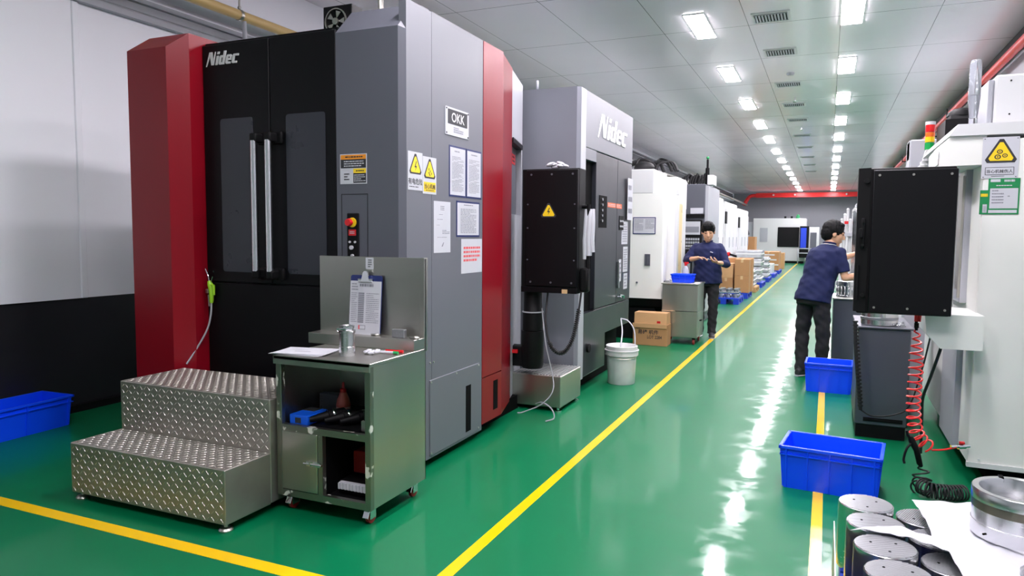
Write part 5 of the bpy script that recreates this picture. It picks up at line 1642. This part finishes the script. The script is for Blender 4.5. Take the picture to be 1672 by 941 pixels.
# ============================================================ people
def remesh(mb, name, voxel, smooth=3, disp=None):
    """fuse the closed pieces in mb into one continuous surface"""
    bm = mb.bm
    bmesh.ops.recalc_face_normals(bm, faces=bm.faces[:])
    me = bpy.data.meshes.new(name)
    bm.to_mesh(me); bm.free()
    o = bpy.data.objects.new(name, me)
    COL.objects.link(o)
    md = o.modifiers.new('r', 'REMESH'); md.mode = 'VOXEL'; md.voxel_size = voxel; md.use_smooth_shade = True
    if smooth:
        s = o.modifiers.new('s', 'SMOOTH'); s.factor = .5; s.iterations = smooth
    dg = bpy.context.evaluated_depsgraph_get()
    out = bpy.data.meshes.new_from_object(o.evaluated_get(dg))
    bpy.data.objects.remove(o); bpy.data.meshes.remove(me)
    for p in out.polygons: p.use_smooth = True
    if disp:
        for v in out.vertices: v.co += disp(v.co)
    return out


def ell_loft(mb, secs, n=24):
    """elliptic sections: (centre, half width vector, half depth vector)"""
    R = []
    for c, a, b in secs:
        c, a, b = V(c), V(a), V(b)
        R.append([mb.v(c + a * math.cos(2 * PI * k / n) + b * math.sin(2 * PI * k / n)) for k in range(n)])
    fs = [mb.bm.faces.new(R[0][::-1]), mb.bm.faces.new(R[-1])]
    for A, B in zip(R, R[1:]):
        for k in range(n): fs.append(mb.bm.faces.new([A[k], A[(k + 1) % n], B[(k + 1) % n], B[k]]))
    mb._in(fs, True)


def limb(mb, pts, n=16):
    mb.loft(pts, n)
    for p, r in (pts[0], pts[-1]): mb.ball(p, r * .98, 12)
    for p, r in pts[1:-1]: pass


def hand(mb, wrist, fwd, palm_n, thumb_side, curl, sc=1.):
    """palm, four unequal fingers in three bent bones each, and a thumb from the palm's side"""
    f, nrm = V(fwd).normalized(), V(palm_n).normalized()
    nrm = (nrm - f * nrm.dot(f)).normalized()
    s = V(thumb_side); s = (s - f * s.dot(f) - nrm * s.dot(nrm)).normalized()
    w = V(wrist)
    ell_loft(mb, [(w - f * .02 * sc, s * .026 * sc, nrm * .019 * sc), (w + f * .02 * sc, s * .033 * sc, nrm * .017 * sc), (w + f * .06 * sc, s * .041 * sc, nrm * .015 * sc), (w + f * .092 * sc, s * .039 * sc, nrm * .011 * sc)], 16)
    for k, (off, ln) in enumerate(((.03, .072), (.01, .08), (-.011, .075), (-.031, .058))):
        p = w + f * (.086 - .004 * abs(k - 1)) * sc + s * off * sc
        mb.ball(p, .0105 * sc, 8)
        d = f.copy(); pts = [(p, .0098 * sc)]
        for j, (fr, cu) in enumerate(((.45, .55), (.32, .7), (.23, .5))):
            an = curl * cu * (1 + .07 * k)
            d = (d * math.cos(an) + nrm * math.sin(an)).normalized()
            nrm2 = nrm
            p = p + d * ln * fr * sc
            pts.append((p, (.0092 - .0008 * j) * sc))
            mb.ball(p, (.0093 - .0008 * j) * sc, 8)
        mb.loft(pts, 8)
    p = w + f * .025 * sc + s * .028 * sc
    pts = [(p, .013 * sc)]
    for dv, ln, r in ((f * .6 + s * .75 + nrm * .3, .036, .0115), (f * .9 + s * .25 + nrm * .5, .03, .0102), (f * .85 + nrm * .65, .024, .0085)):
        p = p + dv.normalized() * ln * sc; pts.append((p, r * sc)); mb.ball(p, r * sc, 8)
    mb.loft(pts, 8)


def head_mesh(mb, c, face, upv, hh=.235):
    """skull, jaw, nose, brow, lips and ears; c is the head's middle"""
    f, u = V(face).normalized(), V(upv).normalized()
    f = (f - u * f.dot(u)).normalized(); s = f.cross(u)
    k = hh / .235
    R = M((s, f, u)).transposed()
    P = lambda a, b, e: V(c) + (s * a + f * b + u * e) * k
    mb.ball(P(0, -.012, .03), (.076 * k, .094 * k, .088 * k), 24, R)      # skull
    mb.ball(P(0, .022, -.03), (.063 * k, .07 * k, .085 * k), 20, R)       # face
    mb.ball(P(0, .045, -.088), (.036 * k, .036 * k, .03 * k), 14, R)      # chin
    mb.ball(P(0, .07, .018), (.05 * k, .022 * k, .016 * k), 14, R)        # brow
    mb.loft([(P(0, .085, .012), .009 * k), (P(0, .1, -.018), .012 * k), (P(0, .102, -.03), .015 * k)], 10)
    mb.ball(P(0, .1, -.03), (.018 * k, .015 * k, .011 * k), 10, R)
    mb.ball(P(0, .083, -.058), (.026 * k, .012 * k, .006 * k), 10, R); mb.ball(P(0, .082, -.068), (.022 * k, .012 * k, .007 * k), 10, R)
    for q in (-1, 1):
        mb.ball(P(q * .038, .05, -.026), (.022 * k, .024 * k, .024 * k), 12, R)
        mb.ball(P(q * .075, -.008, -.01), (.01 * k, .018 * k, .03 * k), 12, R)
    return P, R, k


def hair_mesh(P, R, k, front=.066, seed=1, short=False, over=.0):
    """cap of hair hugging the skull, clear of the face"""
    mb = MB()
    mb.ball(P(0, -.016, .04), (.084 * k, .1 * k, .092 * k), 28, R)
    mb.ball(P(0, -.05, .0), (.078 * k, .066 * k, .085 * k), 22, R)
    for q in (-1, 1):
        mb.ball(P(q * .062, -.012, .035), (.026 * k, .06 * k, .05 * k), 14, R)
        if not short: mb.ball(P(q * .07, .02, .03), (.013 * k, .022 * k, .03 * k), 10, R)
    if over:
        for j in range(9):
            x = -.05 + .0125 * j
            mb.loft([(P(x * .8, .045, .112), .02 * k), (P(x, .072, .092), .015 * k), (P(x + .006 * math.sin(j * 2), .09 - abs(x) * .25, .092 - over), .005 * k)], 8)
    else:
        mb.ball(P(0, .03, .088), (.064 * k, .05 * k, .028 * k), 16, R)
    r = random.Random(seed)
    ph = [r.uniform(0, 6) for _ in range(3)]
    return remesh(mb, 'hair', .006, 2, lambda p: V((math.sin(p.z * 160 + ph[0]) * .0015, math.sin(p.x * 190 + ph[1]) * .0015, math.sin((p.x + p.y) * 150 + ph[2]) * .002)))


def wrinkle(a):
    return lambda p: V((math.sin(p.z * 38 + p.x * 21 + p.y * 9) * .004 * a, math.sin(p.z * 31 - p.x * 26) * .004 * a, 0)) + V((math.sin(p.z * 83 + p.y * 40) * .0016 * a, math.cos(p.z * 70 + p.x * 55) * .0016 * a, 0))


def finish(root, name, me, mat, label=None):
    me.materials.clear(); me.materials.append(mat)
    me.transform(M.Translation(-worg(root)))
    o = bpy.data.objects.new(name, me); COL.objects.link(o); o.parent = root
    if label: o['label'] = label
    return o


def person(label, loc, hips, hip_axis, chest, sh_axis, face, head_c, head_up, legs, arms, sleeve, hair_kw, stripe=False, girth=1., logo=False, flare=0., hh=.235):
    root = thing('person', label, 'person', loc)
    hips, chest, head_c = V(hips), V(chest), V(head_c)
    ha, sa = V(hip_axis).normalized(), V(sh_axis).normalized()
    up = (chest - hips).normalized()
    hd, sd = ha.cross(up).normalized(), sa.cross(up).normalized()
    mid = hips.lerp(chest, .45); ma = (ha + sa).normalized(); mdp = ma.cross(up).normalized()
    neck0 = chest + up * .1; neck1 = head_c - V(head_up).normalized() * .07 * hh / .235
    g = girth
    # skin: whole body, one surface
    mb = MB()
    ell_loft(mb, [(hips - up * .08, ha * .12, hd * .09), (hips, ha * .16 * g, hd * .105 * g), (mid, ma * .14 * g, mdp * .095 * g), (chest, sa * .155 * g, sd * .105 * g), (chest + up * .07, sa * .1, sd * .07), (neck0, sa * .055, sd * .05)])
    mb.loft([(neck0 - up * .05, .066), (neck0 + up * .02, .058), (neck1, .055), (neck1 + (neck1 - neck0) * .4, .055)], 16)
    P, R, k = head_mesh(mb, head_c, face, head_up, hh)
    for L_ in legs: limb(mb, [(L_[0], .085), (V(L_[0]).lerp(V(L_[1]), .5), .075), (L_[1], .055), (V(L_[1]).lerp(V(L_[2]), .4), .054), (L_[2], .036)]); mb.ball(L_[1], .056, 12)
    for A in arms:
        limb(mb, [(V(A['sh']) - up * .01, .046), (V(A['sh']).lerp(V(A['el']), .5), .046), (A['el'], .037)])
        limb(mb, [(A['el'], .037), (V(A['el']).lerp(V(A['wr']), .35), .039), (A['wr'], .026)])
        hand(mb, A['wr'], A['f'], A['n'], A['t'], A['curl'], .95)
    finish(root, 'body', remesh(mb, 'body', .0048, 2), m_skin)
    finish(root, 'hair', hair_mesh(P, R, k, **hair_kw), m_hair)
    # face details
    mb = MB()
    for q in (-1, 1):
        a = [P(q * (.016 + .009 * j), .0905 - .0035 * j - .0012 * j * j, .026 + .004 * math.sin(j)) for j in range(4)]
        mb.loft([(p, .0035 * k) for p in a], 6)
    obj('eyebrows', mb, m_hair, root)
    mb = MB()
    for q in (-1, 1): mb.ball(P(q * .03, .079, .003), (.012 * k, .006 * k, .0035 * k), 10, R)
    obj('eyes', mb, m_hair, root)
    # shirt
    mb = MB()
    hem = hips - up * .1
    ell_loft(mb, [(hem, ha * (.185 + flare) * g, hd * (.13 + flare * .6) * g), (hips + up * .02, ha * .182 * g, hd * .13 * g), (mid, ma * .168 * g, mdp * .124 * g), (chest - up * .06, sa * .186 * g, sd * .13 * g), (chest + up * .03, sa * .18 * g, sd * .12 * g), (chest + up * .085, sa * .12 * g, sd * .092), (chest + up * .115, sa * .085, sd * .07)])
    for A in arms:
        sh, el, wr = V(A['sh']), V(A['el']), V(A['wr'])
        mb.ball(sh, .066, 16)
        mb.loft([(neck0.lerp(sh, .35) - up * .03, .06), (sh.lerp(chest, .15), .066), (sh, .066), (sh.lerp(el, .5), .064), (sh.lerp(el, .78), .064)], 16)
        if sleeve == 'long':
            mb.loft([(sh.lerp(el, .7), .062), (el, .058)], 16); mb.ball(el, .059, 14); mb.loft([(el, .058), (el.lerp(wr, .3), .053), (el.lerp(wr, A.get('cuff', .5)), .046)], 16)
    finish(root, 'shirt', remesh(mb, 'shirt', .008, 4, wrinkle(1.)), m_navy, 'navy blue shirt')
    # collar
    mb = MB()
    nu = (neck1 - neck0).normalized()
    for j in range(2):
        pts = []
        for q in range(21):
            an = 2 * PI * (q / 20) * .92 + PI * .5 + .08 * PI
            d_ = sa * math.cos(an) * .07 + sd * math.sin(an) * .066
            pts.append((chest + up * (.108 + .024 * j) + d_ * (1 - .08 * j) + nu * .004 - sd * .012 * math.sin(an) , .0125))
        mb.loft(pts, 8)
    co_ = obj('collar', mb, m_navy, root)
    if stripe:
        mb = MB(); pts = []
        for q in range(21):
            an = 2 * PI * (q / 20) * .8 + PI * .5 + .2 * PI
            d_ = sa * math.cos(an) * .08 + sd * math.sin(an) * .077
            pts.append((chest + up * .118 + d_ - sd * .012 * math.sin(an), .0045))
        mb.loft(pts, 6); obj('collar_stripe', mb, m_paper, co_, label='white collar stripe')
    if logo:
        f3 = -sd if sd.dot(V(face)) < 0 else sd
        p = chest + f3 * .132 * g - up * .02 + sa * .075
        mb = MB(); mb.ball(p, (.022, .012, .007), 10, M.Rotation(.3, 3, 'Y')); mb.ball(p + V((.016, 0, -.006)), (.01, .01, .005), 8); obj('chest_logo', mb, m_paper, root, label='small white chest emblem')
    # trousers
    mb = MB()
    ell_loft(mb, [(hips + up * .06, ha * .155 * g, hd * .11 * g), (hips - up * .06, ha * .172 * g, hd * .118 * g), (hips - up * .14, ha * .155 * g, hd * .1 * g)])
    for L_ in legs:
        a, b, c = V(L_[0]), V(L_[1]), V(L_[2])
        mb.loft([(a, .098), (a.lerp(b, .4), .09), (b, .074), (b.lerp(c, .35), .072), (b.lerp(c, .8), .064), (c + (b - c) * .02, .066), (c - (b - c).normalized() * .03, .064)], 18)
    finish(root, 'trousers', remesh(mb, 'trousers', .009, 4, wrinkle(1.2)), m_trs, 'black trousers')
    for L_ in legs:
        c, tf = V(L_[2]), V(L_[3]).normalized()
        s = tf.cross(V((0, 0, 1)))
        g0 = V((c.x, c.y, 0))
        mb = MB()
        ell_loft(mb, [(g0 - tf * .075 + V((0, 0, .045)), s * .03, V((0, 0, .035))), (g0 - tf * .05 + V((0, 0, .055)), s * .036, V((0, 0, .052))), (g0 + tf * .02 + V((0, 0, .055)), s * .04, V((0, 0, .052))), (g0 + tf * .1 + V((0, 0, .035)), s * .046, V((0, 0, .033))), (g0 + tf * .165 + V((0, 0, .028)), s * .042, V((0, 0, .024))), (g0 + tf * .19 + V((0, 0, .024)), s * .024, V((0, 0, .015)))], 18)
        mb.loft([(g0 - tf * .02 + V((0, 0, .07)), .046), (g0 - tf * .02 + V((0, 0, .13)), .044)], 14)
        sh_ = finish(root, 'shoe', remesh(mb, 'shoe', .007, 2), m_shoe)
        mb = MB(); ell_loft(mb, [(g0 - tf * .08 + V((0, 0, .01)), s * .03, V((0, 0, .0095))), (g0 - tf * .05 + V((0, 0, .01)), s * .04, V((0, 0, .0098))), (g0 + tf * .1 + V((0, 0, .01)), s * .05, V((0, 0, .0098))), (g0 + tf * .17 + V((0, 0, .01)), s * .046, V((0, 0, .0095))), (g0 + tf * .2 + V((0, 0, .01)), s * .024, V((0, 0, .008)))], 16)
        obj('sole', mb, m_lgray, sh_)
    return root


# man at the steel cabinet, head bent over the tool in his hands
hx, hy = -1.66, 11.2
person('person in navy long-sleeved shirt looking down at a tool held in both hands', (hx, hy, 0),
       (hx, hy, .93), (1, -.05, 0), (hx + .0, hy - .03, 1.33), (1, 0, .02), (.12, -.86, -.36), (hx + .01, hy - .1, 1.605), (0, -.3, .95),
       [((hx - .09, hy, .9), (hx - .1, hy - .01, .49), (hx - .1, hy + .02, .09), (-.15, -1, 0)), ((hx + .09, hy, .9), (hx + .1, hy - .02, .49), (hx + .09, hy - .03, .09), (.2, -1, 0))],
       [dict(sh=(hx - .175, hy - .02, 1.37), el=(hx - .30, hy - .11, 1.17), wr=(hx - .09, hy - .33, 1.215), f=(1, -.15, .0), n=(0, -.3, -1), t=(.2, -1, 0), curl=.55, cuff=.42),
        dict(sh=(hx + .175, hy - .02, 1.37), el=(hx + .29, hy - .1, 1.12), wr=(hx + .2, hy - .33, 1.15), f=(-.9, -.3, .25), n=(-.2, .3, 1), t=(0, -.8, .6), curl=.9, cuff=.6)],
       'long', dict(seed=2, over=.04), girth=1.2, logo=True, hh=.28)
T = thing('hand_tool', 'small metal tool held across both hands of the person looking down', 'tool', (hx + .03, hy - .34, 1.2))
mb = MB(); mb.tube([(hx - .02, hy - .34, 1.2), (hx + .1, hy - .345, 1.195)], .006, 8); mb.ball((hx + .055, hy - .345, 1.2), .014, 10); obj('shaft', mb, m_chrome, T)
mb = MB(); mb.cyl((hx + .1, hy - .345, 1.195), (hx + .16, hy - .36, 1.165), .013, n=10); obj('grip', mb, m_black2, T)

# man at the right-hand machine, turned away, reaching in
hx, hy = -.115, 8.5
dF = V((.62, .78, 0)).normalized(); dR = V((.78, -.62, 0)).normalized()
H = V((hx, hy, .93)); Cc = V((hx + .1, hy + .04, 1.34))
person('person in navy polo shirt seen from behind, reaching into the machine', (hx, hy, 0),
       H, -dR, Cc, -dR, (.96, .25, -.12), (hx + .17, hy + .08, 1.58), (.22, .05, .95),
       [(H - dR * .09 - V((0, 0, .03)), H - dR * .12 + dF * .0 - V((.015, 0, .45)), V((hx - .105, hy + .02, .09)), (.5, .8, 0)), (H + dR * .09 - V((0, 0, .03)), H + dR * .11 + dF * .03 - V((0, 0, .45)), V((hx + .1, hy - .02, .09)), (.7, .6, 0))],
       [dict(sh=Cc - dR * .17 + dF * .03 + V((0, 0, .02)), el=Cc - dR * .1 + dF * .27 + V((0, 0, -.06)), wr=Cc - dR * .02 + dF * .45 + V((.05, .0, .02)), f=(.9, .35, .05), n=(0, 0, -1), t=(.4, -.9, 0), curl=.6),
        dict(sh=Cc + dR * .175 + V((0, 0, .03)), el=Cc + dR * .225 + V((.02, .01, -.23)), wr=Cc + dR * .22 + V((.22, .15, -.2)), f=(.75, .65, .1), n=(0, 0, -1), t=(-.4, .9, 0), curl=.5)],
       'short', dict(seed=5, short=True), stripe=True, girth=1.14, hh=.268)
